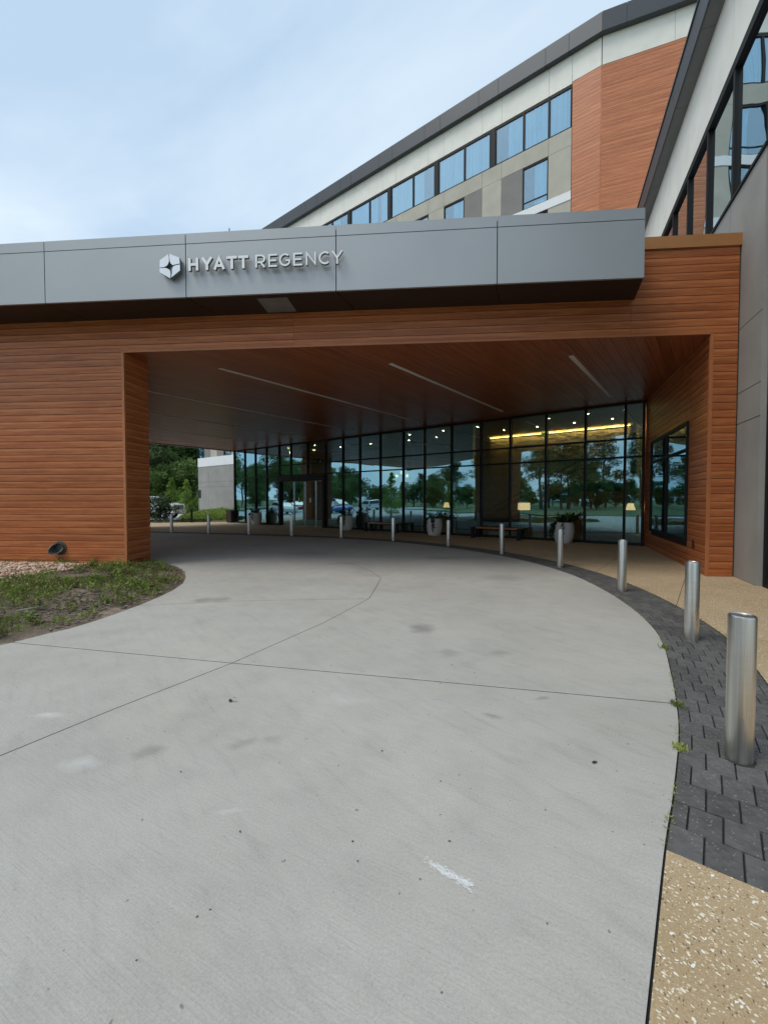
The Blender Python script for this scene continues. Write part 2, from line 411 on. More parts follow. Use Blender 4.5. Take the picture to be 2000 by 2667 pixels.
def aggregate():
    t = NT('shell_aggregate'); p = t.pos()
    base = t.ramp(t.noise(p, 1.1, 4), [(.3, (.40,.292,.168)), (.7, (.49,.368,.225))])
    base = t.mix(1.0, base, t.ramp(t.noise(p, 120, 3, .7), [(.3, .78), (.7, 1.2)]), 'MULTIPLY')
    def chips(scale, thr, rnd_lo, colr, rot, stretch):
        nonlocal base
        wp = t.new('ShaderNodeVectorMath', operation='ADD'); nz = t.new('ShaderNodeTexNoise'); nz.inputs['Scale'].default_value = 70; t.link(p, nz.inputs['Vector'])
        s = t.new('ShaderNodeVectorMath', operation='SCALE'); s.inputs['Scale'].default_value = .022; t.link(nz.outputs['Color'], s.inputs[0])
        t.link(t.pos((1, stretch, 1), rot), wp.inputs[0]); t.link(s.outputs[0], wp.inputs[1])
        v = t.new('ShaderNodeTexVoronoi'); v.inputs['Scale'].default_value = scale; v.inputs['Randomness'].default_value = 1; t.link(wp.outputs[0], v.inputs['Vector'])
        sp = t.new('ShaderNodeSeparateColor'); t.link(v.outputs['Color'], sp.inputs[0])
        f = t.math('MULTIPLY', t.math('LESS_THAN', v.outputs['Distance'], t.math('MULTIPLY', sp.outputs[1], thr)), t.math('GREATER_THAN', sp.outputs[0], rnd_lo))
        base = t.mix(f, base, colr)
    chips(78, .50, .45, (.66,.56,.40), .3, 1.5)
    chips(52, .46, .62, (.80,.74,.62), 1.0, 1.8)
    chips(72, .42, .6, (.20,.13,.08), 2.1, 1.4)
    chips(34, .36, .86, (.80,.78,.70), 2.6, 1.9)
    t.bump(t.noise(p, 110, 3), .35, .004)
    return t.done(base, .85, 0, .25)
M['aggregate'] = aggregate()

def paver():
    t = NT('dark_paver'); p = t.pos()
    c = t.ramp(t.noise(p, 14, 4, .6), [(.3, (.080,.077,.074)), (.7, (.132,.128,.122))])
    c = t.mix(1.0, c, t.ramp(t.rnd(), [(0, .80), (1, 1.22)]), 'MULTIPLY')
    v = t.new('ShaderNodeTexVoronoi'); v.inputs['Scale'].default_value = 75; t.link(p, v.inputs['Vector'])
    sp = t.new('ShaderNodeSeparateColor'); t.link(v.outputs['Color'], sp.inputs[0])
    f = t.math('MULTIPLY', t.math('LESS_THAN', v.outputs['Distance'], .26), t.math('GREATER_THAN', sp.outputs[0], .82))
    c = t.mix(f, c, (.30,.29,.27))
    w = t.noise(p, 2.2, 4, .6)
    c = t.mix(t.ramp(w, [(.50, 0.0), (.75, .35)]), c, (.17,.165,.16))
    v2 = t.new('ShaderNodeTexVoronoi'); v2.inputs['Scale'].default_value = 22; v2.inputs['Randomness'].default_value = .35; t.link(p, v2.inputs['Vector'])
    h = t.math('ADD', t.noise(p, 130, 3, .7), t.math('MULTIPLY', t.ramp(v2.outputs['Distance'], [(.1, 1.0), (.4, 0.0)]), .9))
    t.bump(h, .6, .008)
    return t.done(c, .8, 0, .3)
M['paver'] = paver()

def leafy(name, a, b, c2, rough=.6, trans=.25, sc=.8):
    t = NT(name)
    n = t.noise(t.pos(), sc, 3, .6)
    f = t.math('ADD', t.math('MULTIPLY', n, .7), t.math('MULTIPLY', t.rnd(), .3))
    cc = t.ramp(f, [(.28, a), (.5, b), (.72, c2)])
    t.done(cc, rough, 0, .25)
    tl = t.new('ShaderNodeBsdfTranslucent'); t.link(cc, tl.inputs[0]); ms = t.new('ShaderNodeMixShader'); ms.inputs[0].default_value = trans
    out = t.n['Material Output']; t.link(t.b.outputs[0], ms.inputs[1]); t.link(tl.outputs[0], ms.inputs[2]); t.link(ms.outputs[0], out.inputs[0])
    return t.m
M['leaf_broad'] = leafy('broad_leaf', (.06,.105,.03), (.11,.185,.052), (.20,.29,.085))
M['leaf_pine'] = leafy('pine_needle', (.040,.070,.028), (.07,.115,.042), (.12,.17,.065))
M['leaf_bright'] = leafy('fresh_leaf', (.11,.19,.03), (.19,.30,.055), (.29,.41,.10))
M['leaf_dark'] = leafy('dark_gloss_leaf', (.012,.030,.010), (.028,.058,.018), (.06,.10,.03), .4)
M['hedge_leaf'] = leafy('hedge_leaf', (.17,.25,.045), (.30,.40,.085), (.46,.54,.16), sc=2.5)
M['weed'] = leafy('weed_leaf', (.11,.15,.035), (.21,.27,.06), (.40,.46,.12), sc=2.0)
M['weed_dry'] = leafy('dry_weed', (.13,.11,.05), (.20,.17,.08), (.27,.23,.12), sc=2.0)
M['grass'] = plain('lawn_grass', (.085,.12,.035), .95, 0, .35, 1.2)
def bedsoil():
    t = NT('mulch_soil'); p = t.pos()
    c = t.ramp(t.noise(p, 1.6, 5, .65), [(.3, (.09,.07,.053)), (.55, (.19,.15,.115)), (.70, (.36,.285,.215))])
    c = t.mix(1.0, c, t.ramp(t.noise(p, 45, 3, .7), [(.3, .6), (.7, 1.4)]), 'MULTIPLY')
    t.bump(t.noise(p, 35, 4, .7), .9, .02); return t.done(c, .95, 0, .2)
M['bed'] = bedsoil()
def chips_mat(name, stops):
    t = NT(name); v = t.new('ShaderNodeTexVoronoi'); v.inputs['Scale'].default_value = 16; t.link(t.pos(), v.inputs['Vector'])
    sp = t.new('ShaderNodeSeparateColor'); t.link(v.outputs['Color'], sp.inputs[0]); return t.done(t.ramp(sp.outputs[0], stops), .85)
M['pebble'] = chips_mat('tan_pebble', [(0, (.28,.16,.10)), (.4, (.46,.30,.20)), (.75, (.60,.43,.31)), (1, (.74,.60,.48))])
M['mulch'] = chips_mat('mulch_chip', [(0, (.07,.05,.038)), (.5, (.15,.115,.09)), (1, (.30,.25,.21))])
M['scuff'] = plain('white_paint_scuff', (.68,.68,.66), .8, 0, .15, 30)
M['deadleaf'] = plain('dark_dead_leaf', (.035,.025,.02), .8)

# ================================================================== THE SETTING
def sheet(name, pts, z, mat, parent=None, kind='structure'):
    bm = bmesh.new(); vv = [bm.verts.new((p[0], p[1], z)) for p in pts]; f = bm.faces.new(vv); bm.normal_update()
    if f.normal.z < 0: f.normal_flip()
    bmesh.ops.triangulate(bm, faces=bm.faces); me = bpy.data.meshes.new(name); bm.to_mesh(me); bm.free(); me.materials.append(mat)
    o = bpy.data.objects.new(name, me); put(o, parent)
    if kind and parent is None: o['kind'] = kind
    return o
sheet('ground', [(-1500,-1500),(1500,-1500),(1500,1500),(-1500,1500)], -.06, M['grass'])
sheet('road', [(-75,-3.5),(-15,-3.5),(-15,30.9),(-17.0,33.5),(-17.0,49),(-75,49)], -.02, M['gravel_road'])

inner_raw = [(-.9,-1.05),(-.3,-.22),(.80,1.24),(1.29,1.89),(1.56,2.23),(1.96,2.76),(2.25,3.19),(2.68,3.90),(3.11,4.66),(3.41,5.35),(3.69,6.29),(3.92,7.55),(4.01,9.07),(3.74,10.92),
             (3.07,12.63),(2.08,14.20),(.40,16.02),(-1.78,17.42),(-4.02,18.40),(-6.1,19.10),(-8.25,19.75),(-11.2,20.55),(-14.5,21.2),(-18,21.8)]
inner = catmull([Vector((*p, 0)) for p in inner_raw], 8)
band_start = 3*8           # the pavers begin at (1.29, 1.89)
def normals(L):
    out = []
    for i in range(len(L)):
        d = (L[min(i+1,len(L)-1)]-L[max(i-1,0)]).normalized(); out.append(Vector((d.y, -d.x, 0)))
    return out
nin = normals(inner)
BW = .70
outer = [p+n*BW for p, n in zip(inner, nin)]

# ---- driveway: one dark base, concrete slabs parted by saw cuts
P1 = [(-7.2,-7),(-5.0,-3),(-3.6,.3),(-2.4,2.59),(-2.06,3.19),(-1.49,4.09),(-.78,5.46),(-.24,6.80),(-.13,7.84),(-.06,8.58),(-.31,9.48),(-.74,10.37),(-1.35,11.17),(-2.6,12.3),(-4.8,13.7),(-8.5,15.1),(-14,16.4),(-18,17.0)]
isl = [(-4.17,4.69),(-4.05,4.96),(-3.91,5.2),(-3.83,5.5),(-3.77,5.88),(-3.72,6.35),(-3.71,6.86),(-3.74,7.43),(-3.86,8.05),(-4.1,8.68),(-4.45,9.36),(-4.91,10.01),(-5.5,10.6),(-6.2,11.0)]
isl_left = [(-4.30,4.50),(-4.7,4.15),(-5.5,3.65),(-6.6,3.25),(-8.2,2.95),(-10.5,2.95),(-13,3.3),(-15,3.9)]
isl_back = [(-7.4,11.5),(-9.5,12.0),(-12,12.3),(-15,12.5)]
inn = [(p.x, p.y) for p in inner]
jx = min(range(len(inn)), key=lambda i: (Vector(inn[i])-Vector((2.30,3.27))).length)
slab_polys = {
 0: P1[:6]+[(.29,3.71)]+[inn[jx]]+inn[:jx][::-1]+[(-2.2,-2.9),(-4.2,-7)],
 1: P1[5:]+inn[jx:][::-1]+[(.29,3.71)],
 2: P1[:6]+[isl[0]]+isl_left+[(-15,-7)],
 3: [P1[5]]+P1[6:8]+[(-2.27,6.64),isl[5]]+isl[:5][::-1],
 4: P1[7:]+[(-18,12.6)]+isl_back[::-1]+isl[::-1][:9]+[(-2.27,6.64)],
}
drive = sheet('driveway', [(-18,-7),(-4.2,-7),(-2.2,-2.9)]+inn+[(-18,12)], -.014, M['joint'])
for k, P in slab_polys.items():
    sheet('concrete_slab', inset(P, .0045), 0.0, M['concrete'], drive)

# ---- sidewalk of shell aggregate, cut in slabs along the lobby's grid
bstart_o = outer[band_start]
glass_R = cross(GL, 17.1, WG, x2=3.03)
walk = [(-5.0,-7.0),(-2.2,-2.9)]+inn[:band_start+1]+[(p.x, p.y) for p in outer[band_start:]]+[(-18.5,24.5),(-16.2,27.5),(-15.4,29.6),(-12.4,30.6),(-10.6,30.6)]
for x, y in [(-26.45,17.2),(3.0,17.2)]: q = GL.p(x, y); walk.append((q.x, q.y))
walk += [(16,10),(9,-7)]
side = sheet('sidewalk', walk, -.016, M['joint'])
def cut_slabs(poly, parent, mat):
    src = bmesh.new(); vv = [src.verts.new((p[0], p[1], 0.0)) for p in inset(poly, .005)]; f = src.faces.new(vv); src.normal_update()
    if f.normal.z < 0: f.normal_flip()
    bmesh.ops.triangulate(src, faces=src.faces)
    us = [-40,-26.2,-22.4,-18.7,-14.9,-11.2,-7.5,-3.9,-2.0,-.38,1.5,8,20]; cs = [-20,6.4,11.8,14.6,30]
    for i in range(len(us)-1):
        for j in range(len(cs)-1):
            bm = src.copy()
            for n, c, sgn in ((GL.x, us[i]+.004, -1), (GL.x, us[i+1]-.004, 1), (GL.y, cs[j]+.004, -1), (GL.y, cs[j+1]-.004, 1)):
                bmesh.ops.bisect_plane(bm, geom=list(bm.verts)+list(bm.edges)+list(bm.faces), plane_co=n*c, plane_no=n*sgn, clear_outer=True)
            if len(bm.faces) and sum(f.calc_area() for f in bm.faces) > .01:
                me = bpy.data.meshes.new('aggregate_slab'); bm.to_mesh(me); me.materials.append(mat); put(bpy.data.objects.new('aggregate_slab', me), parent)
            bm.free()
    src.free()
cut_slabs(walk, side, M['aggregate'])

# ---- paver band
band_poly = [(p.x, p.y) for p in inner[band_start:]]+[(p.x, p.y) for p in outer[band_start:]][::-1]
band = sheet('paver_band', band_poly, -.017, M['joint'])
def along(L):
    s = [0.0]
    for i in range(1, len(L)): s.append(s[-1]+(L[i]-L[i-1]).length)
    return s
bl = inner[band_start:]; bs = along(bl)
def at_s(s, off):
    if s <= 0: i = 0; t = 0
    else:
        i = 0
        while i < len(bs)-2 and bs[i+1] < s: i += 1
        t = min(1.0, (s-bs[i])/(bs[i+1]-bs[i]))
    a, b = bl[i], bl[i+1]; na, nb = nin[band_start+i], nin[band_start+i+1]
    return a.lerp(b, t)+na.lerp(nb, t)*off
rowd, nper = .205, 5
pw = BW/nper; cnt = 0; rest = MB(); rp = random.Random(3)
nrow = int(bs[-1]/rowd)
bol_s = []
for r in range(nrow):
    s0, s1 = r*rowd, (r+1)*rowd
    offs = [0.0]+[pw*(k+(.5 if r % 2 else 0)) for k in range(0 if r % 2 else 1, nper)]+[BW]
    for k in range(len(offs)-1):
        o0, o1 = offs[k]+.0035, offs[k+1]-.0035
        z = rp.uniform(-.0035, .0025)
        pts = [at_s(s0+.0035, o0), at_s(s1-.0035, o0), at_s(s1-.0035, o1), at_s(s0+.0035, o1)]
        c0 = sum(pts, Vector())/4
        def frust(mb, base):
            tp = [p+(c0-p).normalized()*.004 for p in pts]
            V = [(p.x-base.x, p.y-base.y, -.016) for p in pts]+[(p.x-base.x, p.y-base.y, z-.004) for p in pts]+[(p.x-base.x, p.y-base.y, z) for p in tp]
            mb.add(V, [(0,1,5,4),(1,2,6,5),(2,3,7,6),(3,0,4,7),(4,5,9,8),(5,6,10,9),(6,7,11,10),(7,4,8,11),(8,9,10,11)])
        if cnt < 300:
            m1 = MB(); frust(m1, c0); me = bpy.data.meshes.new('paver'); me.from_pydata(m1.v, [], m1.f); me.materials.append(M['paver'])
            bmf = bmesh.new(); bmf.from_mesh(me); bmesh.ops.recalc_face_normals(bmf, faces=bmf.faces)
            if max(bmf.faces, key=lambda f: f.calc_center_median().z).normal.z < 0: bmesh.ops.reverse_faces(bmf, faces=bmf.faces)
            bmf.to_mesh(me); bmf.free()
            o = bpy.data.objects.new('paver', me); o.location = (c0.x, c0.y, 0); put(o, band); cnt += 1
        else: frust(rest, Vector((0,0,0)))
o = build('far_pavers', rest, M['paver'], band); o['kind'] = 'stuff'

# ---- planting bed: soil, raised a little towards the wall
bed_poly = isl+isl_back+[(-15,12.5)]+isl_left[::-1]
bed_poly = [p for i, p in enumerate(bed_poly) if i == 0 or p != bed_poly[i-1]]
def bed_z(x, y):
    d = edge_dist((x, y), bed_poly)
    return .085*min(1, d/1.3)+.03*noise.noise(Vector((x*1.3, y*1.3, 0)))*min(1, d/.4)+.016*noise.noise(Vector((x*6, y*6, 3)))*min(1, d/.15)
from mathutils.geometry import delaunay_2d_cdt
bpts = [Vector(p) for p in bed_poly]
ring = []
for i in range(len(bpts)):
    a, b = bpts[i], bpts[(i+1) % len(bpts)]; n = max(1, int((b-a).length/.08)); ring += [a.lerp(b, k/n) for k in range(n)]
nb = len(ring); pts = list(ring)
x = -11.8
while x < -3.6:
    y = 2.9
    while y < 12.4:
        if inside((x, y), bed_poly) and edge_dist((x, y), bed_poly) > .06: pts.append(Vector((x, y)))
        y += .085
    x += .085
dv_, de_, df_ = delaunay_2d_cdt(pts, [(i, (i+1) % nb) for i in range(nb)], [], 1, 1e-4)[:3]
me = bpy.data.meshes.new('planting_bed'); me.from_pydata([(p.x, p.y, bed_z(p.x, p.y)) for p in dv_], [], [tuple(f) for f in df_])
bm = bmesh.new(); bm.from_mesh(me); bmesh.ops.recalc_face_normals(bm, faces=bm.faces)
if sum(f.normal.z for f in bm.faces) < 0: bmesh.ops.reverse_faces(bm, faces=bm.faces)
for f in bm.faces: f.smooth = True
bm.to_mesh(me); bm.free(); me.materials.append(M['bed'])
o = bpy.data.objects.new('planting_bed', me); put(o, None); o['kind'] = 'structure'
# lawns seen beyond the drive and in the glass
for P in ([(-39,9),(-25.5,13),(-25.0,14.6),(-39,11.4)], [(-46,-3.6),(-15.2,-3.6),(-15.2,.5),(-46,6.0)], [(-58,14),(-47,16),(-47,47),(-58,47)]):
    mb = MB().prism(P, -.05, .09); o = build('lawn', mb, M['grass']); o['kind'] = 'structure'
mb = MB().prism([(-19.0,29.3),(-15.7,29.6),(-12.6,30.75),(-10.9,30.8),(-10.2,31.5),(-14,45),(-17,46),(-17.0,33.5),(-16.2,31.4),(-19.0,31.2)], -.05, .02); o = build('shrub_bed', mb, M['bed']); o['kind'] = 'structure'

# ================================================================== ENTRANCE CANOPY
cn = FR.p(-2, 9.5, 0)
canopy = thing('entrance_canopy', 'wood-clad entrance canopy with grey metal fascia spanning the curved driveway', 'canopy', (cn.x, cn.y, 0))
CF = 9.333; ZH = 5.03; RH = ZH/32
# cores behind the boards
kA = cross(FR, CF+.03, WG, x2=3.06)
mb = MB().box(-11.6, -6.86-.03, CF+.025, 10.215-.025, 0.0, 5.4, FR)
build('pier_core', mb, M['wood_core'], canopy)
pt = [kA, FR.p(6.46, CF+.03), cross(FR, CF+.03, WG, x2=3.50), WG.p(3.50, 17.6), WG.p(3.06, 17.6)]
pt = [kA, FR.p(6.46, CF+.03), WG.p(3.52, 17.6), WG.p(3.06, 17.6)]
build('pier_core', MB().prism(pt, 0, 6.95), M['wood_core'], canopy)
build('header_core', MB().box(-27.5, 5.9, CF+.03, CF+.40, 5.06, 6.95, FR), M['wood_core'], canopy)
# front boards
def row_z(k): return k*RH+.0048, (k+1)*RH-.0048
def boards(fr, segs, y0, y1, k0, k1, ztop=None, swap=False):
    for k in range(k0, k1):
        za, zb = row_z(k)
        if ztop: zb = min(zb, ztop)
        if zb-za < .02: continue
        for a, b in segs:
            if swap: cell('plank', fr, y0, y1, a+.002, b-.002, za, zb, M['plank'], canopy)
            else: cell('plank', fr, a+.002, b-.002, y0, y1, za, zb, M['plank'], canopy)
boards(FR, [(-11.6, -6.86-.055)], CF, CF+.024, 0, 32)
boards(FR, [(-18.0, -10.0), (-10.0, -2.83), (-2.83, 4.37)], CF, CF+.024, 32, 37)
boards(FR, [(4.37, 6.48)], CF, CF+.024, 32, 44, 6.79)
boards(FR, [(5.96+.055, 6.48)], CF, CF+.024, 0, 32)
# pier side and back boards
def side_boards():
    for k in range(32):
        za, zb = row_z(k)
        cell('plank', FR, -6.885, -6.861, CF+.05, 10.215, za, zb, M['plank'], canopy)
        cell('plank', FR, -11.6, -6.89, 10.19, 10.214, za, zb, M['plank'], canopy)
side_boards()
cell('corner_trim', FR, -6.915, -6.857, CF-.004, CF+.045, 0.004, ZH, M['trim_wood'], canopy)
cell('corner_trim', FR, 5.957, 6.012, CF-.004, CF+.045, 0.004, ZH, M['trim_wood'], canopy)
cell('corner_trim', FR, -6.86, 5.957, CF-.004, CF+.03, ZH-.012, ZH+.02, M['trim_wood'], canopy)
# boards of the right inner side wall, with its window
W0, W1, Z0, Z1 = 12.05, 16.03, .60, 3.48
for k in range(32):
    za, zb = row_z(k)
    if zb < Z0+.02 or za > Z1-.02: segs = [(10.70, 11.96), (11.96, 17.35)]
    else: segs = [(10.70, 11.96), (11.96, W0), (W1, 17.35)]
    for a, b in segs:
        cell('plank', WG, 3.032, 3.056, a+.002, b-.002, za, zb, M['plank'], canopy)
win = build('side_window', MB().box(3.045, 3.057, W0, W1, Z0, Z1, WG), M['dark_room'], canopy)
win['label'] = 'black-framed four-pane window set in the inner timber wall'
for a, b, c, d in ((W0, W0+.07, Z0, Z1), (W1-.07, W1, Z0, Z1), (13.99, 14.07, Z0+.07, Z1-.07), (W0+.07, W1-.07, Z0, Z0+.08), (W0+.07, W1-.07, Z1-.08, Z1), (W0+.07, 13.99, 2.77, 2.84), (14.07, W1-.07, 2.77, 2.84)):
    build('frame', MB().box(2.985, 3.05, a, b, c, d, WG), M['black'], win)
for a, b in ((W0+.07, 13.99), (14.07, W1-.07)):
    for c, d in ((Z0+.08, 2.77), (2.84, Z1-.08)): build('pane', MB().box(3.02, 3.026, a, b, c, d, WG), M['glass_wing'], win)
build('power_outlet', MB().box(3.012, 3.034, 11.48, 11.60, .50, .68, WG), M['brown_metal'], canopy, bevel=.006)
# bronze coping on the timber parapet
cell('coping', FR, 3.9, 6.52, CF-.03, CF+.45, 6.785, 7.03, M['bronze'], canopy)
# ceiling of long boards parallel to the light strips
cA, cB = cross(FR, CF+.028, WG, x2=3.032), cross(GL, 17.1, WG, x2=3.032)
def gl_fr(x, yfr):  # point on canopy front line with GL.x = x
    return cross(FR, yfr, GL, x2=x)
LEFT = -26.5
ceil_poly = [cA, cB, GL.p(LEFT, 17.1), gl_fr(LEFT, CF+.028)]
u = LEFT
strips = [-2.68+.0, -6.42, -10.17, -14.06, -17.65, -21.4, -25.1]
BWD = .198
umax = max(p.dot(GL.x) for p in ceil_poly)
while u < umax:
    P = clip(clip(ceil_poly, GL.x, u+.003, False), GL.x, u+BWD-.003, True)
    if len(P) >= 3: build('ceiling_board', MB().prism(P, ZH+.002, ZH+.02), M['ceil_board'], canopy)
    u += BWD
build('ceiling_core', MB().prism([p for p in ceil_poly], ZH+.024, ZH+.06), M['wood_core'], canopy)
for su in strips:
    P0 = gl_fr(su, CF); s0 = P0.dot(GL.y)+1.6; s1 = 15.8
    if su == -2.68: s0 = 10.72
    if s1-s0 < 1: continue
    cell('light_strip', GL, su-.055, su+.055, s0, s1, ZH-.010, ZH+.0, M['lens'], canopy)
FA = 8.41
# roof and far end
rp4 = [cross(FR, 8.6, WG, x2=3.0), cB, GL.p(LEFT, 17.1), gl_fr(LEFT, 8.6)]
build('roof_deck', MB().prism([FR.p(3.9, FA+.1), FR.p(3.9, CF+.1), FR.p(6.3, CF+.1), WG.p(3.45, 17.0), cB+GL.y*.1, GL.p(LEFT, 17.2), gl_fr(LEFT, FA+.1)], 6.72, 6.80), M['roof'], canopy)
build('end_fascia', MB().box(LEFT-.12, LEFT, 1.5, 17.1, ZH-.05, 7.0, GL), M['fascia'], canopy)
# grey metal fascia
end_u = 4.165
joints = [4.165, 1.464, -1.678, -4.797, -7.915, -11.03, -14.15, -17.27]
for i in range(len(joints)-1):
    a, b = joints[i+1]+.009, joints[i]-.009
    if i == 0: b = joints[0]
    for z0, z1 in ((5.77, 6.832), (6.846, 7.05)):
        if i == 0:
            # the end returns along the wing's direction
            q0, q1 = FR.p(a, FA), FR.p(b, FA); d = WG.y
            P = [q0, q1, q1+d*.05/max(d.dot(FR.y), .1), FR.p(a, FA+.05)]
            build('fascia_panel', MB().prism(P, z0, z1), M['fascia'], canopy)
        else: cell('fascia_panel', FR, a, b, FA, FA+.05, z0, z1, M['fascia'], canopy)
q1 = FR.p(4.165, FA+.052); q2 = q1+WG.y*(CF-FA-.06)/WG.y.dot(FR.y)
nrm = WG.x
build('fascia_panel', MB().prism([q1-nrm*.05, q1-nrm*.002, q2-nrm*.002, q2-nrm*.05], 5.775, 7.045), M['fascia'], canopy)
build('fascia_core', MB().prism([FR.p(-17.2, FA+.055), q1-nrm*.055, q2-nrm*.055, FR.p(-17.2, CF-.005)], 5.80, 7.0), M['wood_core'], canopy)
# dark underside of the fascia
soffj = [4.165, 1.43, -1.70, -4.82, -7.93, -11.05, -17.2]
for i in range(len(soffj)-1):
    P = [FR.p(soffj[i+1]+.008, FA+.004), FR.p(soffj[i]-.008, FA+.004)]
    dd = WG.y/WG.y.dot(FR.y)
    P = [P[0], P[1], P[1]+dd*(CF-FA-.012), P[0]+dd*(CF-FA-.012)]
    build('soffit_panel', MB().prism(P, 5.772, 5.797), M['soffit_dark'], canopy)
build('soffit_vent', MB().prism([(-2.63,8.86),(-1.99,8.80),(-1.93,9.44),(-2.58,9.50)], 5.764, 5.7715), M['vent'], canopy)
cell('roof_rod', FR, -3.94, -3.925, 8.55, 8.565, 7.0, 7.2, M['black'], canopy)
# second pier at the far end
build('far_pier', MB().box(-26.45, -25.45, 8.6, 10.9, 0, ZH, GL), M['plank'], canopy)
# hooded rain outlet low on the pier
def scupper():
    mb = MB(); c = FR.p(-8.54, CF, .45); n = 20; fx, fy = FR.x, FR.y
    def ring(r, yoff, tilt=0.0, dz=0.0, dx=0.0):
        out = []
        for k in range(n):
            a = 2*math.pi*k/n; ca, sa = math.cos(a), math.sin(a)
            out.append(c+fx*(r*ca+dx)+Vector((0,0,r*sa+dz))-fy*(yoff+tilt*(-sa*.75-ca*.55)))
        return out
    rings = [ring(.165,0), ring(.165,.02), ring(.135,.022), ring(.130,.10,.05), ring(.128,.13,.115), ring(.112,.13,.115), ring(.108,.02,0)]
    V = [v for r in rings for v in r]; F = []
    for i in range(len(rings)-1):
        for k in range(n): F.append((i*n+k, i*n+(k+1)%n, (i+1)*n+(k+1)%n, (i+1)*n+k))
    F.append(tuple((len(rings)-1)*n+k for k in range(n)))
    mb.add(V, F)
    o = build('rain_outlet', mb, plain('cast_outlet', (.10,.11,.10), .5, .5, .2), canopy); smooth_by_angle(o)
    o['label'] = 'dark hooded pipe outlet low on the timber pier'
scupper()
# pale footing strip under the boards
build('footing', MB().box(-11.55, -6.80, CF-.07, CF-.004, -.05, .085, FR), plain('rough_footing', (.33,.33,.31), .95, bump=.8, bsc=30), canopy)

# ================================================================== SIGN
KS = 8.30/8.427
def su(px): return (-4.745+(px-343)*(1.269/479) if px <= 823 else -3.3268+(px-880)*(1.7895/698))*KS
SZ0, SZ1 = 1.6+(6.298-1.6)*KS, 1.6+(6.552-1.6)*KS
sg = FR.p(-3.4, FA, 6.4)
sign = thing('hotel_sign', 'white raised lettering HYATT REGENCY with silver hexagon emblem on the grey fascia', 'sign', (sg.x, sg.y, 6.3))
def stroke(mb, pts, w, y0, y1, closed=False):
    """a bar of width w along a polyline in sign coordinates (x, z)"""
    P = [Vector(p) for p in pts]; n = len(P); L = []; Rr = []
    for i in range(n):
        if closed: a, b = P[i-1], P[(i+1)%n]
        else: a, b = P[max(i-1,0)], P[min(i+1,n-1)]
        e1 = (P[i]-a).normalized() if (P[i]-a).length > 1e-9 else (b-P[i]).normalized(); e2 = (b-P[i]).normalized() if (b-P[i]).length > 1e-9 else e1
        m = Vector((-(e1.y+e2.y), e1.x+e2.x)).normalized(); k = w/2/max(m.dot(Vector((-e1.y, e1.x))), .45)
        L.append(P[i]+m*k); Rr.append(P[i]-m*k)
    V = []
    for y in (y0, y1):
        V += [FR.p(q.x, y, q.y) for q in L]+[FR.p(q.x, y, q.y) for q in Rr]
    F = []; N = 2*n; rng = range(n) if closed else range(n-1)
    for i in rng:
        j = (i+1) % n
        mb.cur = 0; mb.add([], []); 
        F += [((i, j, n+j, n+i), 0), ((N+i, N+n+i, N+n+j, N+j), 1), ((i, N+i, N+j, j), 1), ((n+i, n+j, N+n+j, N+n+i), 1)]
    if not closed: F += [((0, n, N+n, N), 1), ((n-1, N+n-1, N+n+n-1, n+n-1), 1)]
    o = len(mb.v); mb.v.extend([tuple(v) for v in V])
    for f, mi in F: mb.f.append(tuple(i+o for i in f)); mb.mi.append(mi)
def arc(cx, cz, rx, rz, a0, a1, n=14): return [(cx+rx*math.cos(R(a0+(a1-a0)*k/n)), cz+rz*math.sin(R(a0+(a1-a0)*k/n))) for k in range(n+1)]
def glyph(ch, x0, x1, z0, z1, w):
    a, b, c, d = x0+w/2, x1-w/2, z0+w/2, z1-w/2; m = (x0+x1)/2; zm_ = (z0+z1)/2
    if ch == 'H': return [[(a,z0),(a,z1)], [(b,z0),(b,z1)], [(a,zm_),(b,zm_)]]
    if ch == 'Y': return [[(x0+w*.55,z1),(m,zm_-.01),(x1-w*.55,z1)], [(m,z0),(m,zm_)]]
    if ch == 'A': return [[(x0+w*.5,z0),(m,z1-w*.35),(x1-w*.5,z0)], [(x0+(m-x0)*.36,z0+(z1-z0)*.3),(x1-(x1-m)*.36,z0+(z1-z0)*.3)]]
    if ch == 'T': return [[(x0,d),(x1,d)], [(m,z0),(m,d)]]
    if ch == 'E': return [[(x1,c),(a,c),(a,d),(x1,d)], [(a,zm_),(x1-w*.5,zm_)]]
    if ch == 'N': return [[(a,z0),(a,z1-w*.5),(b,z0+w*.5),(b,z1)]]
    if ch == 'R':
        h = (d-zm_)/2+.012; zc = d-h
        return [[(a,z0),(a,d),(m+.01,d)]+arc(m+.01,zc,b-m-.01,h,90,-90,10)+[(a,zc-h)], [(m,zc-h),(b,z0)]]
    if ch == 'C': return [arc(m+.008,zm_,m+.008-a,(d-c)/2,48,312,20)]
    if ch == 'G': return [arc(m+.006,zm_,m+.006-a,(d-c)/2,48,330,20)+[(b,zm_-.012),(m+.02,zm_-.012)]]
    if ch == 'X': return [[(x0+w*.5,z0),(x1-w*.5,z1)], [(x0+w*.5,z1),(x1-w*.5,z0)]]
    if ch == 'I': return [[(m,z0),(m,z1)]]
LET = [('H',343,424,1),('Y',446,540,1),('A',544,638,1),('T',650,733,1),('T',742,823,1),('R',880,960,0),('E',985,1055,0),('G',1072,1160,0),('E',1185,1257,0),('N',1285,1366,0),('C',1388,1478,0),('Y',1485,1578,0)]
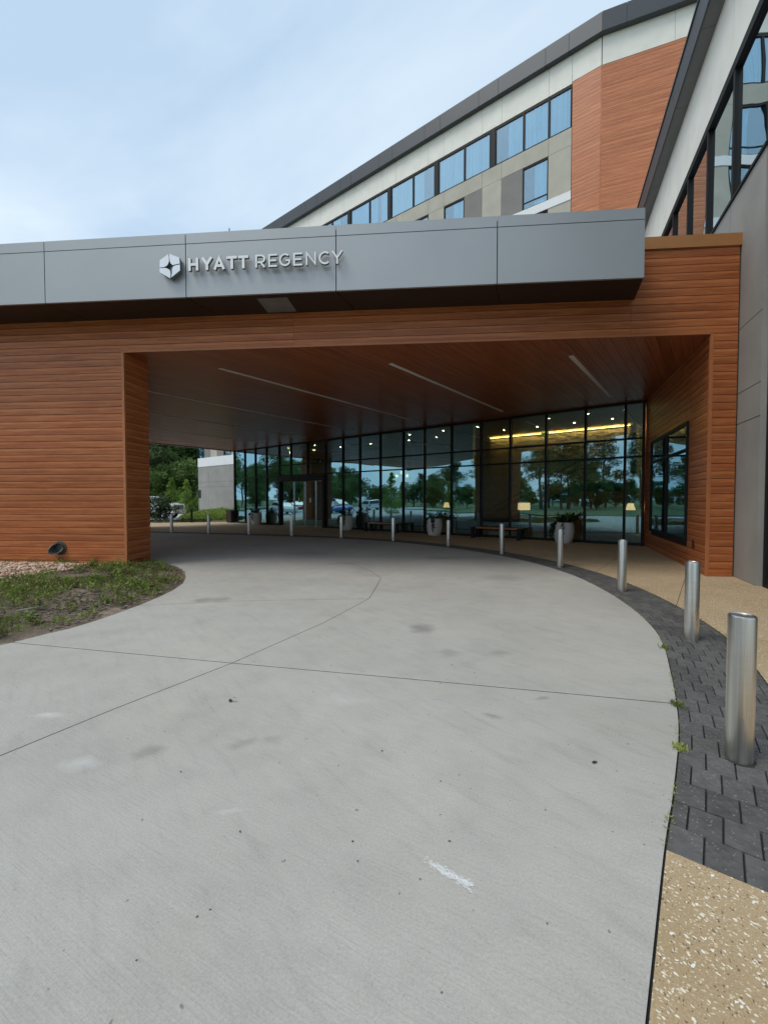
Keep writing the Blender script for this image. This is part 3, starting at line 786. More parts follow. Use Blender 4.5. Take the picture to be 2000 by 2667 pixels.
for ch, a, b, bold in LET:
    mb = MB(); w = .052 if bold else .034; x0, x1 = su(a), su(b)
    for i, pl in enumerate(glyph(ch, x0, x1, SZ0, SZ1, w)): stroke(mb, pl, w, 8.285+i*.0015, 8.345)
    o = build('letter', mb, [M['letter'], M['letter_side']], sign); o['label'] = 'raised white letter '+ch
    zc = (SZ0+SZ1)/2
    for xs in (x0+w*.6, x1-w*.6) if ch not in 'TY' else ((x0+x1)/2,):
        pass
HZC = (196, 166)
def hx(px, py, y): # emblem pixel grid to sign plane
    uu = (-5.362+(px-115)*(.4385/162))*KS; zz_ = 1.6+(6.666-(py-66)*(.505/199)-1.6)*KS
    return FR.p(uu, y, zz_)
petals = [
 [(187,69),(117,115),(115,172),(138,174),(158,169),(174,160),(184,147),(190,130),(191,100)],
 [(194,67),(273,103),(276,151),(258,152),(240,155),(222,160),(211,153),(203,143),(198,128),(194,100)],
 [(277,157),(277,205),(206,258),(211,235),(214,212),(214,190),(218,178),(228,168),(246,161)],
 [(199,264),(115,212),(115,178),(136,180),(156,178),(174,183),(189,193),(200,206),(203,230)],
]
for i, P in enumerate(petals):
    V = [hx(x, y, 8.285) for x, y in P]+[hx(x, y, 8.345) for x, y in P]; n = len(P)
    mb = MB(); mb.add(V, [tuple(range(n)), tuple(range(2*n-1, n-1, -1))]); mb.cur = 1
    mb.add(V, [(k, n+k, n+(k+1)%n, (k+1)%n) for k in range(n)])
    build('emblem_petal', mb, [M['emblem'], M['letter_side']], sign)
V = [(196,74),(120,118),(120,209),(198,257),(271,203),(268,106)]
mb = MB(); n = 6; mb.add([hx(x, y, 8.36) for x, y in V]+[hx(x, y, 8.405) for x, y in V], [tuple(range(n)), tuple(range(2*n-1, n-1, -1))]+[(k, n+k, n+(k+1)%n, (k+1)%n) for k in range(n)])
build('emblem_back', mb, M['letter_side'], sign)

# ================================================================== HOTEL TOWER
TC = 23.2; tb = GL.p(-22, TC)
tower = thing('hotel_tower', 'multi-storey hotel tower with ribbon windows, stucco panels and timber corner behind canopy', 'building', (tb.x, tb.y, 0))
fold = GL.p(-4.55, TC+.03)
f2 = fold+WG.x*14
TOP = 25.0
core = [GL.p(-42.5, TC+.16), GL.p(-4.62, TC+.16), (fold+WG.y*.13), f2+WG.y*.13, f2+WG.y*16, GL.p(-42.5, TC+18)]
build('wall_core', MB().prism(core, 0, 24.6), M['dark_room'], tower)
build('roof_deck', MB().prism([p for p in core], 24.62, 24.7), M['roof'], tower)
PER = 7.34
def cols():
    out = []; base = 0
    for k in range(6):
        o = -PER*k
        for a, b, t in ((-7.04,-8.40,'W'),(-8.40,-9.60,'D'),(-9.60,-10.77,'B'),(-10.77,-11.90,'D'),(-11.90,-13.28,'W'),(-13.28,-14.38,'B')):
            if a+o > -42.57: out.append((max(b+o,-42.57), a+o, t))
    return [(-7.04,-5.90,'B')]+out
COLS = cols()
gap = .007
def panel(a, b, z0, z1, mat): cell('stucco_panel', GL, a+gap, b-gap, TC, TC+.15, z0+gap, z1-gap, mat, tower)
wmesh = {}
def window(a, b, z0, z1, transom=None, curtain='both'):
    w = bpy.data.objects.new('window', window_mesh(round(b-a, 2), round(z1-z0, 2), transom)); base = tower.location
    w.location = GL.p(a, TC+.02, z0)-base; w.rotation_euler = (0, 0, GL.a); put(w, tower)
    key = (round(b-a, 2), round(z1-z0, 2), 'pane')
    if key not in wmesh:
        me = bpy.data.meshes.new('pane'); m = MB().box(.05, b-a-.05, .045, .05, .05, z1-z0-.07); me.from_pydata(m.v, [], m.f); me.materials.append(M['glass_room']); wmesh[key] = me
    p = bpy.data.objects.new('pane', wmesh[key]); put(p, w)
    key = (round(b-a, 2), round(z1-z0, 2), curtain)
    if key not in wmesh:
        W, H = b-a, z1-z0; spans = {'both': [(.05, W*.42), (W*.60, W-.05)], 'full': [(.05, W-.05)], 'left': [(.05, W*.5)], 'right': [(W*.45, W-.05)]}[curtain]
        m = MB(); rr = random.Random(hash(key) % 1000)
        for x0, x1 in spans:
            n = max(6, int((x1-x0)/.05)); V = []
            for i in range(n+1):
                x = x0+(x1-x0)*i/n; y = .088+.030*math.sin(i*1.5+rr.random()*1.6)
                V += [(x, y, .05), (x, y, H-.06)]
            m.add(V, [(2*i, 2*i+2, 2*i+3, 2*i+1) for i in range(n)])
        me = bpy.data.meshes.new('curtain'); me.from_pydata(m.v, [], m.f); me.materials.append(M['curtain']); me.polygons.foreach_set('use_smooth', [True]*len(me.polygons)); wmesh[key] = me
    c = bpy.data.objects.new('curtain', wmesh[key]); put(c, w)
def window_mesh(W, H, transom):
    key = (W, H, transom)
    if key in wmesh: return wmesh[key]
    m = MB(); f = .05
    m.box(0, f, 0, .12, 0, H); m.box(W-f, W, 0, .12, 0, H); m.box(f, W-f, 0, .12, 0, f); m.box(f, W-f, 0, .12, H-f-.05, H)
    if transom: m.box(f, W-f, .02, .10, transom, transom+.05)
    me = bpy.data.meshes.new('window'); me.from_pydata(m.v, [], m.f); me.materials.append(M['black']); wmesh[key] = me; return me
rw = random.Random(5)
for k in range(5):
    top = 19.65-2.72*k; bot = top-2.28 if k < 4 else 5.94; btop = bot; bbot = top-2.72 if k < 4 else 5.03
    for a, b, t in COLS:
        if t == 'W': window(a+.01, b-.01, bot, top, .36, rw.choice(['both','left','right','both']))
        else: panel(a, b, bot, top, M['stucco_dark'] if t == 'D' else M['stucco_beige'])
    for i in range(0, len(COLS), 2):
        seg = COLS[i:i+2]; cell('white_band', GL, min(s[0] for s in seg)+.003, max(s[1] for s in seg)-.003, TC-.03, TC+.12, bbot, btop-.006, M['band_white'], tower)
# beige course under the ribbon windows, white course over them
jw = [-5.90,-7.04,-9.60,-10.77,-13.30,-14.40,-16.92,-18.06,-20.58,-21.63,-24.1,-25.4,-27.9,-29.1,-31.6,-32.8,-35.3,-36.4,-38.9,-40.1,-42.57]
for i in range(len(jw)-1):
    panel(jw[i+1], jw[i], 19.65, 20.53, M['stucco_beige'])
    panel(jw[i+1], jw[i], 22.68, 24.10, M['stucco_white'])
panel(-5.90, -4.56, 22.76, 24.10, M['stucco_white'])
# ribbon windows
mods = [(-9.98,-5.92,[-8.36,-7.03])]
k = 0; x = -10.28
while x > -41:
    mods.append((x-3.40, x, [x-1.62])); x -= 3.66
for a, b, ms in mods:
    ed = [a]+ms+[b]
    for i in range(len(ed)-1): window(ed[i]+.004, ed[i+1]-.004, 20.55, 22.64, None, rw.choice(['full','both','full','left','right']))
    cell('ribbon_jamb', GL, a-.28, a-.004, TC-.01, TC+.14, 20.55, 22.64, M['black'], tower)
# ground storey of grey panels at the far left
for a, b in ((-42.57,-40.56),(-40.56,-36.73),(-36.73,-32.9),(-32.9,-29.0),(-29.0,-26.6)):
    for z0, z1 in ((0,2.92),(2.92,3.43),(3.43,5.02)): panel(a, b, z0, z1, M['stucco_grey'])
# timber corner: boards on both faces
zt = 22.74; rh = .19; z = 11.0
while z < zt-.03:
    z1 = min(z+rh, zt)
    cell('plank', GL, -5.88, -4.57, TC, TC+.02, z+.004, z1-.004, M['plank_tower'], tower)
    q = fold-WG.y*.03
    xw, yw = q.dot(WG.x), q.dot(WG.y)
    for a, b in ((.02, 7.0), (7.0, 14.0)): cell('plank', WG, xw+a, xw+b-.003, yw, yw+.02, z+.004, z1-.004, M['plank_tower'], tower)
    z += rh
cell('corner_trim', WG, xw-.025, xw+.02, yw-.006, yw+.03, 11.0, zt, M['plank_tower'], tower)
build('timber_core', MB().prism([GL.p(-5.9, TC+.022), GL.p(-4.57, TC+.022), q+WG.y*.022, q+WG.x*14+WG.y*.022, q+WG.x*14+WG.y*.12, GL.p(-5.9, TC+.155)], 0, 24.5), M['wood_core'], tower)
for a, b in ((.01, 3.0), (3.0, 5.62), (5.62, 9), (9, 14)): cell('stucco_panel', WG, xw+a+.006, xw+b-.006, yw-.004, yw+.1, 22.76, 24.10, M['stucco_white'], tower)
# parapet fascia
fd = .30
jf = [-5.9]+[v for v in jw[1:]]
for i in range(len(jf)-1): cell('fascia_panel', GL, jf[i+1]+.008-.1, jf[i]-.008-.1, TC-fd, TC+.3, 24.10, TOP, M['fascia_dark'], tower)
corner_out = cross(GL, TC-fd, WG, y2=yw-fd)
P = [GL.p(-6.0+.008, TC-fd), corner_out, q+WG.y*.3, GL.p(-6.0+.008, TC+.3)]
build('fascia_panel', MB().prism(P, 24.10, TOP), M['fascia_dark'], tower)
xc = corner_out.dot(WG.x)
for a, b in ((.008, 1.05), (1.05, 4.6), (4.6, 8.2), (8.2, 12)): cell('fascia_panel', WG, xc+a, xc+b-.012, yw-fd, yw+.3, 24.10, TOP, M['fascia_dark'], tower)

# ================================================================== SIDE WING
wb = WG.p(3.6, 14)
wing = thing('side_wing', 'tall glazed side wing with white stucco band and dark eave at right', 'building', (wb.x, wb.y, 0))
LW = 3.55
build('wall_core', MB().box(LW+.25, 14, 3.0, 23.4, 0, 13.4, WG), M['dark_room'], wing)
for z0, z1 in ((0,3.155),(3.155,3.78),(3.78,5.09),(5.09,8.0)):
    for a, b in ((9.80, 11.46), (11.46, 18.3), (18.3, 23.4)):
        cell('stucco_panel', WG, LW, LW+.25, a+(.008 if a > 10 else 0), b-.008, z0+.008, z1-.008, M['stucco_grey'], wing)
cell('stucco_return', WG, LW+.002, LW+.26, 9.785, 9.80, 0, 8.0, M['stucco_grey'], wing)
cell('sill', WG, LW-.035, LW+.20, 9.75, 23.4, 8.0, 8.06, M['black'], wing)
for a, b in ((3.0, 8.0), (8.0, 11.5), (11.5, 14.76), (14.76, 18.1), (18.1, 23.4)):
    cell('stucco_panel', WG, LW, LW+.25, a+.006, b-.006, 10.99, 12.95, M['stucco_white'], wing)
cell('window_head', WG, LW-.02, LW+.2, 3.0, 23.4, 10.78, 10.98, M['black'], wing)
mu = [9.72, 11.38, 13.03, 14.69, 16.28, 17.93, 19.58, 21.23, 22.9]
for y in mu: cell('mullion', WG, LW-.01, LW+.14, y-.05, y+.05, 8.06, 10.78, M['black'], wing)
for i in range(len(mu)-1): cell('glass_pane', WG, LW+.06, LW+.066, mu[i]+.05, mu[i+1]-.05, 8.06, 10.78, M['glass_wing'], wing)
# tall glazing nearer the camera
mu2 = [3.1, 4.8, 6.45, 8.08, 9.72]
zt_ = [0, .12, 3.16, 3.78, 5.8, 8.03, 10.78]
for i in range(len(mu2)-1):
    a, b = mu2[i]+(.05), mu2[i+1]-(.05)
    for j in range(1, len(zt_)-1): cell('glass_pane', WG, LW+.14, LW+.146, a, b, zt_[j]+.03, zt_[j+1]-.03, M['glass_wing'], wing)
    for z in zt_[1:-1]: cell('transom', WG, LW+.09, LW+.22, a, b, z-.035, z+.035, M['black'], wing)
    cell('transom', WG, LW+.08, LW+.22, a, b, 0, .084, M['black'], wing)
for y in mu2[:-1]+[9.70]: cell('mullion', WG, LW+.08, LW+.23, y-.05, y+.05, 0, 10.78, M['black'], wing)
# eave
cell('eave_soffit', WG, 3.24, LW+.3, 3.0, 12.6-.005, 12.955, 12.99, M['soffit_grey'], wing)
for a, b in ((12.6,14.82),(14.82,18.2),(18.2,23.3)): cell('eave_soffit', WG, 3.24, LW+.3, a+.006, b-.006, 12.955, 12.99, M['soffit_grey'], wing)
for a, b in ((3.0,8.6),(8.6,12.0),(12.0,14.9),(14.9,18.3),(18.3,23.3)): cell('eave_fascia', WG, 3.2, 3.24, a+.005, b-.005, 12.93, 13.66, M['fascia_dark'], wing)
cell('eave_cap', WG, 3.17, 3.6, 3.0, 23.3, 13.665, 13.72, M['fascia_dark'], wing)
cell('roof_deck', WG, 3.3, 14, 3.0, 23.3, 13.42, 13.6, M['roof'], wing)

# ================================================================== LOBBY
GC = 17.1; lb = GL.p(-12, GC)
lobby = thing('glass_lobby', 'dark-framed glass lobby front reflecting sky and trees under the canopy', 'building', (lb.x, lb.y, 0))
mull = [-26.45,-25.2,-24.02,-22.82,-21.53,-20.42,-18.9,-17.40,-16.05,-14.82,-13.43,-12.0,-10.76,-9.32,-7.87,-6.59,-5.15,-3.72,-2.42,-1.86]
rows = [(.10, 3.08), (3.14, 3.72), (3.78, 4.96)]
PL, PR = -21.5, -17.42
for i, x in enumerate(mull):
    z0 = 3.06 if PL-.1 < x < PR+.1 else 0
    wd = .05 if x not in (-26.45, -7.87) else .075
    cell('mullion', GL, x-wd/2-.012, x+wd/2+.012, GC-.07, GC+.12, z0, 5.02, M['black'], lobby)
for i in range(len(mull)-1):
    a, b = mull[i]+.04, mull[i+1]-.04
    for j, (z0, z1) in enumerate(rows):
        if j == 0 and (mull[i] > PL-.3 and mull[i+1] < PR+.3): continue
        cell('glass_pane', GL, a, b, GC, GC+.006, z0, z1, M['glass'], lobby)
    for z in (3.08, 3.72): 
        cell('transom', GL, a, b, GC-.06, GC+.08, z, z+.06, M['black'], lobby)
cell('head_frame', GL, -26.45, -1.8, GC-.075, GC+.13, 4.96, 5.025, M['black'], lobby)
cell('sill_frame', GL, -26.45, PL, GC-.065, GC+.1, 0, .10, M['black'], lobby)
cell('sill_frame', GL, PR, -1.8, GC-.065, GC+.1, 0, .10, M['black'], lobby)
# doorway portal
door = build('entrance_portal', MB().box(PL, PL+.16, GC-.16, GC+.1, 0, 3.05, GL).box(PR-.16, PR, GC-.16, GC+.1, 0, 3.05, GL).box(PL+.16, PR-.16, GC-.16, GC+.1, 2.74, 3.05, GL), M['black'], lobby)
dl = [PL+.16, -20.16, -19.19, -18.22, PR-.16]
for i in range(4):
    k_ = .03*(i in (1,2)); lf = build('door_leaf', MB().box(dl[i]+.01, dl[i+1]-.01, GC-.02+k_, GC-.014+k_, .06, 2.70, GL), M['glass'], door)
for x in dl[1:4]: build('door_stile', MB().box(x-.016, x+.016, GC-.05, GC-.025, .03, 2.72, GL), M['chrome'], door)
build('threshold', MB().box(PL+.16, PR-.16, GC-.10, GC+.1, 0, .03, GL), M['chrome'], door)
for x in (-19.7, -18.7): build('door_sticker', MB().box(x-.06, x+.06, GC-.026, GC-.022, 1.45, 1.72, GL), M['band_white'], door)
# room behind the glass
build('room_floor', MB().box(-26.4, 3.0, GC+.13, 23.0, -.03, .012, GL), M['room_floor'], lobby)
build('room_ceiling', MB().box(-26.4, 3.0, GC+.13, 23.0, 5.0, 5.12, GL), M['room_ceiling'], lobby)
build('room_wall', MB().box(-26.4, 3.0, 23.0, 23.12, 0, 6.6, GL), M['room_wall'], lobby)
build('room_wall', MB().box(-26.5, -26.4, GC+.14, 23.0, 0, 6.9, GL), M['stucco_grey'], lobby)
build('room_wall', MB().box(3.0, 3.1, GC+.14, 23.0, 0, 6.6, GL), M['room_wall'], lobby)
build('roof_deck', MB().box(-26.5, 3.0, GC+.15, 23.15, 6.82, 6.92, GL), M['roof'], lobby)
# ledge stone wall with its cove light
mb = MB(); rs = random.Random(11); z = 0.02
while z < 4.86:
    h = rs.uniform(.05, .10); x = -9.55
    while x < -2.9:
        w = rs.uniform(.14, .5); d = rs.uniform(0, .07)
        mb.box(x+.003, min(x+w, -2.9)-.003, 21.95-d, 22.2, z+.003, z+h-.003, GL); x += w
    z += h
o = build('ledge_stones', mb, M['stone'], lobby); o['kind'] = 'stuff'
build('stone_core', MB().box(-9.5, -2.9, 22.02, 22.3, 0, 4.7, GL), M['stone'], lobby)
cell('cove_light', GL, -9.5, -2.9, 21.70, 21.83, 4.935, 4.945, M['cove'], lobby)
rd = random.Random(2)
for i, x in enumerate((-24.5,-22,-19.5,-17,-14.2,-12.4,-10.4,-8.6,-7.0,-5.4,-3.9,-2.6)):
    for y in (18.2, 19.9):
        q = GL.p(x+(.6 if y > 19 else 0), y, 4.993)
        build('downlight', MB().lathe([(0,0),(.034,0),(.042,.006)], 12, q), M['downlight'], lobby)
# ribbed white tile columns close behind the glass
for xa, xb in ((-24.9,-23.95),(-16.15,-15.5),(-12.0,-11.3),(-9.5,-8.6)):
    mb = MB(); z = .02
    while z < 4.9: mb.box(xa, xb, 17.75, 18.0, z, z+.105, GL).box(xa+.01, xb-.01, 17.77, 17.99, z+.105, z+.125, GL); z += .125
    build('ribbed_column', mb, M['tile_white'], lobby)
# stair rising to the right
st_ = build('staircase', MB().prism([GL.p(-8.6,19.9), GL.p(-8.5,19.9), GL.p(-8.5,21.2), GL.p(-8.6,21.2)], 0, .05), M['brown_metal'], lobby)
for i in range(13):
    x = -8.6+i*.31; z = .165*(i+1); build('tread', MB().box(x, x+.33, 19.95, 21.2, z-.05, z, GL), M['brown_metal'], st_)
stp = [GL.p(-6.1,19.88,.0), GL.p(-2.9,19.88,0)]
def vpoly(pts, y0, y1):
    n = len(pts); return MB().add([GL.p(x, y0, z) for x, z in pts]+[GL.p(x, y1, z) for x, z in pts], [tuple(range(n)), tuple(range(2*n-1, n-1, -1))]+[(k, n+k, n+(k+1)%n, (k+1)%n) for k in range(n)])
build('timber_panel', vpoly([(-6.2,.0),(-6.2,.9),(-4.55,1.92),(-2.9,1.92),(-2.9,0)], 19.80, 19.86), M['bench_wood'], st_)
build('stringer', vpoly([(-8.7,.0),(-8.7,.22),(-4.6,2.35),(-2.9,2.35),(-2.9,1.95),(-4.5,1.95),(-8.3,.0)], 19.87, 19.93), M['black'], st_)
for dz, yy in ((0, 19.9), (-.35, 19.9), (0, 21.2)):
    build('handrail', MB().tube([GL.p(-8.95,yy,1.02+dz), GL.p(-4.6,yy,3.3+dz), GL.p(-2.9,yy,3.3+dz)], .025, 8), M['black'], st_)

# ================================================================== FURNITURE AND SMALL THINGS
# ---- bollards
def make_bollard():
    t = thing('bollard', 'x', 'bollard', group='steel bollards along the paver band')
    mb = MB().lathe([(.071,-.012),(.071,.885),(.069,.893),(.063,.897)], 40); o = build('post', mb, M['steel'], t); smooth_by_angle(o, 30)
    build('cap', MB().lathe([(.063,.897),(.061,.893),(0,.893)], 40), M['steel'], t)
    build('collar_joint', MB().lathe([(.083,.0016),(.070,.0018)], 40), M['joint'], t)
    return t
b0 = make_bollard()
BX = [(2.19,2.56),(3.51,4.78),(4.17,7.36),(4.16,9.94),(3.47,12.41),(2.23,14.60)]
ords = ['nearest','second','third','fourth','fifth','sixth','seventh','eighth','ninth','tenth','eleventh','twelfth']
def on_band(tan):   # band point at .33 from the inner edge whose direction from the walk's start matches
    best = None
    for i in range(400):
        s = bs[-1]*i/399; p = at_s(s, .33)
        d = abs(p.x/p.y-tan)
        if p.y > 14 and (best is None or d < best[0]): best = (d, p)
    return best[1]
for dx in (849, 737, 631, 536.5, 450.5, 370): q = on_band((dx*1.2056-1000)/1098); BX.append((q.x, q.y))
for i, (x, y) in enumerate(BX):
    lab = f'{ords[i]} stainless steel bollard counted from the near end of the dark paver band' if i else 'nearest and largest stainless steel bollard, at the right edge of the dark pavers'
    if i == 11: lab = 'farthest stainless steel bollard, beside the timber pier edge'
    if i == 0: b0.location = (x, y, 0); b0['label'] = lab
    else: dup(b0, (x, y, 0), i*1.3, lab)

# ---- plants: leaf helpers
def leaf(mb, p, d, up, L, W):
    d = d.normalized(); s = d.cross(up)
    s = s.normalized() if s.length > 1e-4 else Vector((1,0,0))
    a = p; b = p+d*L*.5+s*W*.5; c = p+d*L; e = p+d*L*.5-s*W*.5
    mb.add([a, b, c, e], [(0,1,2,3)])
def rdir(r, zmin=-1):
    while True:
        v = Vector((r.uniform(-1,1), r.uniform(-1,1), r.uniform(-1,1)))
        if .05 < v.length < 1 and v.normalized().z >= zmin: return v.normalized()

# ---- planters
def make_planter(seed, kind):
    r = random.Random(seed)
    t = thing('planter_pot', 'x', 'planter', group='pale planters along the glass')
    prof = [(.0,.0),(.24,.0),(.27,.02),(.335,.22),(.365,.42),(.355,.62),(.315,.77),(.285,.77),(.28,.70)]
    o = build('pot', MB().lathe(prof, 40), M['white_pot'], t); smooth_by_angle(o, 50)
    build('soil', MB().lathe([(.283,.71),(0,.73)], 24), M['soil'], t)
    mb = MB()
    for i in range(60):
        a = r.uniform(0, 6.28); rr = r.uniform(0, .22); d = Vector((math.cos(a), math.sin(a), r.uniform(.5, 2.2))).normalized(); base = Vector((math.cos(a)*rr, math.sin(a)*rr, .72))
        L = r.uniform(.2, .5)
        for k in range(5):
            leaf(mb, base+d*L*(k/5)+rdir(r)*.05, (rdir(r)+d).normalized(), rdir(r), r.uniform(.08,.15), r.uniform(.03,.06))
    for i in range(9):   # trailing stems on one side
        a = 3.7+r.uniform(-.9, .9); p = Vector((math.cos(a)*.27, math.sin(a)*.27, .76)); n = r.randint(6, 16)
        for k in range(n):
            p = p+Vector((math.cos(a)*.05*(1 if k < 3 else .12), math.sin(a)*.05*(1 if k < 3 else .12), -.012 if k < 3 else -.04))
            for _ in range(3): leaf(mb, p+rdir(r)*.03, rdir(r), rdir(r), .07, .045)
    build('foliage', mb, M['leaf_dark'], t, recalc=False)
    if kind:
        mb = MB()
        for i in range(26):
            a = r.uniform(0, 6.28); L = r.uniform(.3,.55); d = Vector((math.cos(a)*.6, math.sin(a)*.6, 1)); p = Vector((math.cos(a)*.05, math.sin(a)*.05, .72)); q = p+d.normalized()*L*.6
            leaf(mb, p, d, Vector((-math.sin(a), math.cos(a), .2)), L, .05); leaf(mb, q, d+Vector((0,0,-.8)), Vector((0,0,1)), L*.5, .04)
        build('spiky_leaves', mb, M['leaf_bright'], t, recalc=False)
    return t
for i, ((x, y), lab) in enumerate(zip([(-8.26,27.25),(-1.98,22.36),(2.28,19.06),(6.66,15.62)],
    ['farthest pale stone planter with dark foliage, left of the entrance doors','pale stone planter with dark foliage just right of the entrance doors','pale stone planter with ivy trailing down its left side between the benches','largest-looking pale stone planter with spiky upright leaves near the timber wall'])):
    p = make_planter(20+i, i == 3); p.location = (x, y, 0); p['label'] = lab
    p.rotation_euler.z = 0.0

# ---- benches
def make_bench():
    t = thing('bench', 'x', 'bench', group='timber-topped benches against the glass')
    for k in range(4): build('seat_slat', MB().box(-.90, .90, -.21+k*.107, -.21+k*.107+.098, .40, .45), M['bench_wood'], t, bevel=.004)
    for s in (-1, 1):
        x0, x1 = (-1.06, -.92) if s < 0 else (.92, 1.06)
        build('end_frame', MB().box(x0, x1, -.30, -.17, 0, .46).box(x0, x1, .17, .30, 0, .46).box(x0+.002, x1-.002, -.17, .17, .40, .458), M['black'], t)
    build('rail', MB().box(-.92, .92, -.03, .03, .34, .395), M['black'], t)
    return t
bn = make_bench(); q = GL.p(-12.9, 16.68); bn.location = (q.x, q.y, 0); bn.rotation_euler.z = GL.a; bn['label'] = 'timber-topped black bench farther left, nearer the entrance doors'
q = GL.p(-6.95, 16.66); dup(bn, (q.x, q.y, 0), GL.a, 'timber-topped black bench between the ivy planter and the largest planter')

# ---- dark box by the corner of the glass
t = thing('litter_bin', 'dark brown metal box standing at the left corner of the glass', 'bin', (-10.75, 29.9, 0), GL.a)
def local(name, mb, mat, t, **kw):
    me = bpy.data.meshes.new(name); me.from_pydata(mb.v, [], mb.f); me.materials.append(mat)
    bm = bmesh.new(); bm.from_mesh(me); bmesh.ops.recalc_face_normals(bm, faces=bm.faces)
    if kw.get('bevel'): bmesh.ops.bevel(bm, geom=list(bm.edges), offset=kw['bevel'], segments=1, affect='EDGES')
    bm.to_mesh(me); bm.free()
    if kw.get('smooth'): me.polygons.foreach_set('use_smooth', [True]*len(me.polygons))
    o = bpy.data.objects.new(name, me); return put(o, t)
local('body', MB().box(-.3,.3,-.3,.3,.03,.84), M['brown_metal'], t, bevel=.01)
local('lid', MB().box(-.31,.31,-.31,.31,.845,.875), M['black'], t, bevel=.005)
local('base', MB().box(-.26,.26,-.26,.26,0,.03), M['black'], t)

# ---- black post and low light beside the planting
t = thing('post', 'slim black bollard post beside the low hedge', 'bollard', (-13.63, 29.9, 0))
local('shaft', MB().box(-.06,.06,-.06,.06,0,.93), M['black'], t, bevel=.006); local('top', MB().box(-.066,.066,-.066,.066,.932,.98), M['black'], t, bevel=.006)
t = thing('path_light', 'short black path light left of the slim black post', 'light', (-14.5, 30.35, 0))
local('stem', MB().box(-.04,.04,-.04,.04,0,.24), M['black'], t); local('head', MB().box(-.07,.07,-.07,.07,.242,.30), M['black'], t, bevel=.008)
# ---- sign post seen edge-on
t = thing('sign_post', 'thin grey street sign post standing in the hedge', 'sign post', (-16.9, 38.6, 0), R(66))
local('pole', MB().tube([(0,0,0),(0,0,2.6)], .03, 10), M['chrome'], t); local('plate', MB().box(-.2,.2,-.045,-.035,1.75,2.5), M['soffit_grey'], t)
# ---- dome camera
q = GL.p(-25.3, 10.2, 4.8)
t = thing('dome_camera', 'small round security camera at the top of the far timber pier', 'camera', q)
local('bracket', MB().tube([(0,0,.2),(0,0,.06)], .04, 10), M['black'], t); local('dome', MB().lathe([(.13,.08),(.14,.0),(.11,-.08),(.05,-.12),(0,-.13)], 18), M['car_glass'], t, smooth=True)

# ---- lobby furniture and lamps
def floor_lamp(loc, label, w, kind):
    t = thing('lamp', label, 'lamp', loc, 0, 'lit lamps in the lobby')
    local('base', MB().lathe([(0,0),(.13,0),(.13,.02),(0,.03)], 20), M['black'], t)
    local('stem', MB().lathe([(.012,.02),(.012,1.3)], 8), M['black'], t)
    if kind == 'drum': local('shade', MB().lathe([(w,1.16),(w*.98,1.47)], 28), M['shade'], t, smooth=True)
    else: local('shade', MB().lathe([(w,1.22),(w*.55,1.47)], 28), M['shade'], t, smooth=True)
    return t
q = GL.p(-6.43, 18.3); floor_lamp(q, 'lit drum-shaded lamp behind the glass above the right bench', .26, 'drum')
q = GL.p(-2.38, 18.3); floor_lamp(q, 'lit cone-shaded lamp at the right end of the glass', .17, 'cone')
q = GL.p(-10.6, 18.9); floor_lamp(q, 'lit cone-shaded lamp behind the glass above the ivy planter', .17, 'cone')
t = thing('pendant_light', 'cluster of three glowing globe pendants inside the lobby', 'light', GL.p(-13.8, 19.5, 4.99))
for x, z in ((-14.16,2.96),(-13.81,3.14),(-13.44,2.95)):
    q = GL.p(x, 19.5, z)
    b_ = build('globe', MB().lathe([(0,-.09),(.05,-.075),(.085,-.03),(.09,.02),(.06,.07),(0,.09)], 18, q), M['globe'], t, smooth=True)
    build('cord', MB().tube([q+Vector((0,0,.09)), Vector((q.x,q.y,4.98))], .008, 6), M['black'], t)
t = thing('armchair', 'grey upholstered armchair inside the lobby beside the cone lamp', 'chair', GL.p(-3.38, 18.55), GL.a)
local('seat', MB().box(-.36,.36,-.34,.34,.30,.44), M['chair_cloth'], t, bevel=.03); local('backrest', MB().box(-.36,.36,.26,.38,.44,.92), M['chair_cloth'], t, bevel=.03)
for s in (-1,1):
    for yy in (-.3,.32): local('leg', MB().tube([(s*.36,yy,.3),(s*.42,yy*1.1,0)], [.022,.015], 8), M['brown_metal'], t)
    local('arm', MB().box(s*.40-.03,s*.40+.03,-.34,.36,.56,.60), M['brown_metal'], t)
t = thing('console_table', 'dark console table inside the lobby behind the right bench', 'table', GL.p(-7.7, 18.2), GL.a)
local('top', MB().box(-1.0,1.0,-.25,.25,.86,.90), M['brown_metal'], t)
for s in (-.95,.95):
    for yy in (-.22,.22): local('leg', MB().box(s-.025,s+.025,yy-.025,yy+.025,0,.86), M['black'], t)
local('rack', MB().box(-.9,.9,-.05,.2,.45,.80), M['brown_metal'], t)
t = thing('exit_sign', 'small green lit EXIT sign hanging from the lobby ceiling', 'sign', GL.p(-6.15, 20.2, 4.55), GL.a)
local('plate', MB().box(-.17,.17,.0,.02,.0,.2), M['car_glass'], t); local('hanger', MB().box(-.01,.01,0,.02,.2,.44), M['black'], t)
FRs = FR; FR = Frame(0)
x = -.14
for ch in 'EXIT':
    mb = MB(); w = .03 if ch == 'I' else .06
    for i, pl in enumerate(glyph(ch, x, x+w, .04, .16, .014)): stroke(mb, pl, .014, -.006-i*.0015, -.001)
    o = local('letter', mb, M['green_sign'], t); x += w+.018
FR = FRs

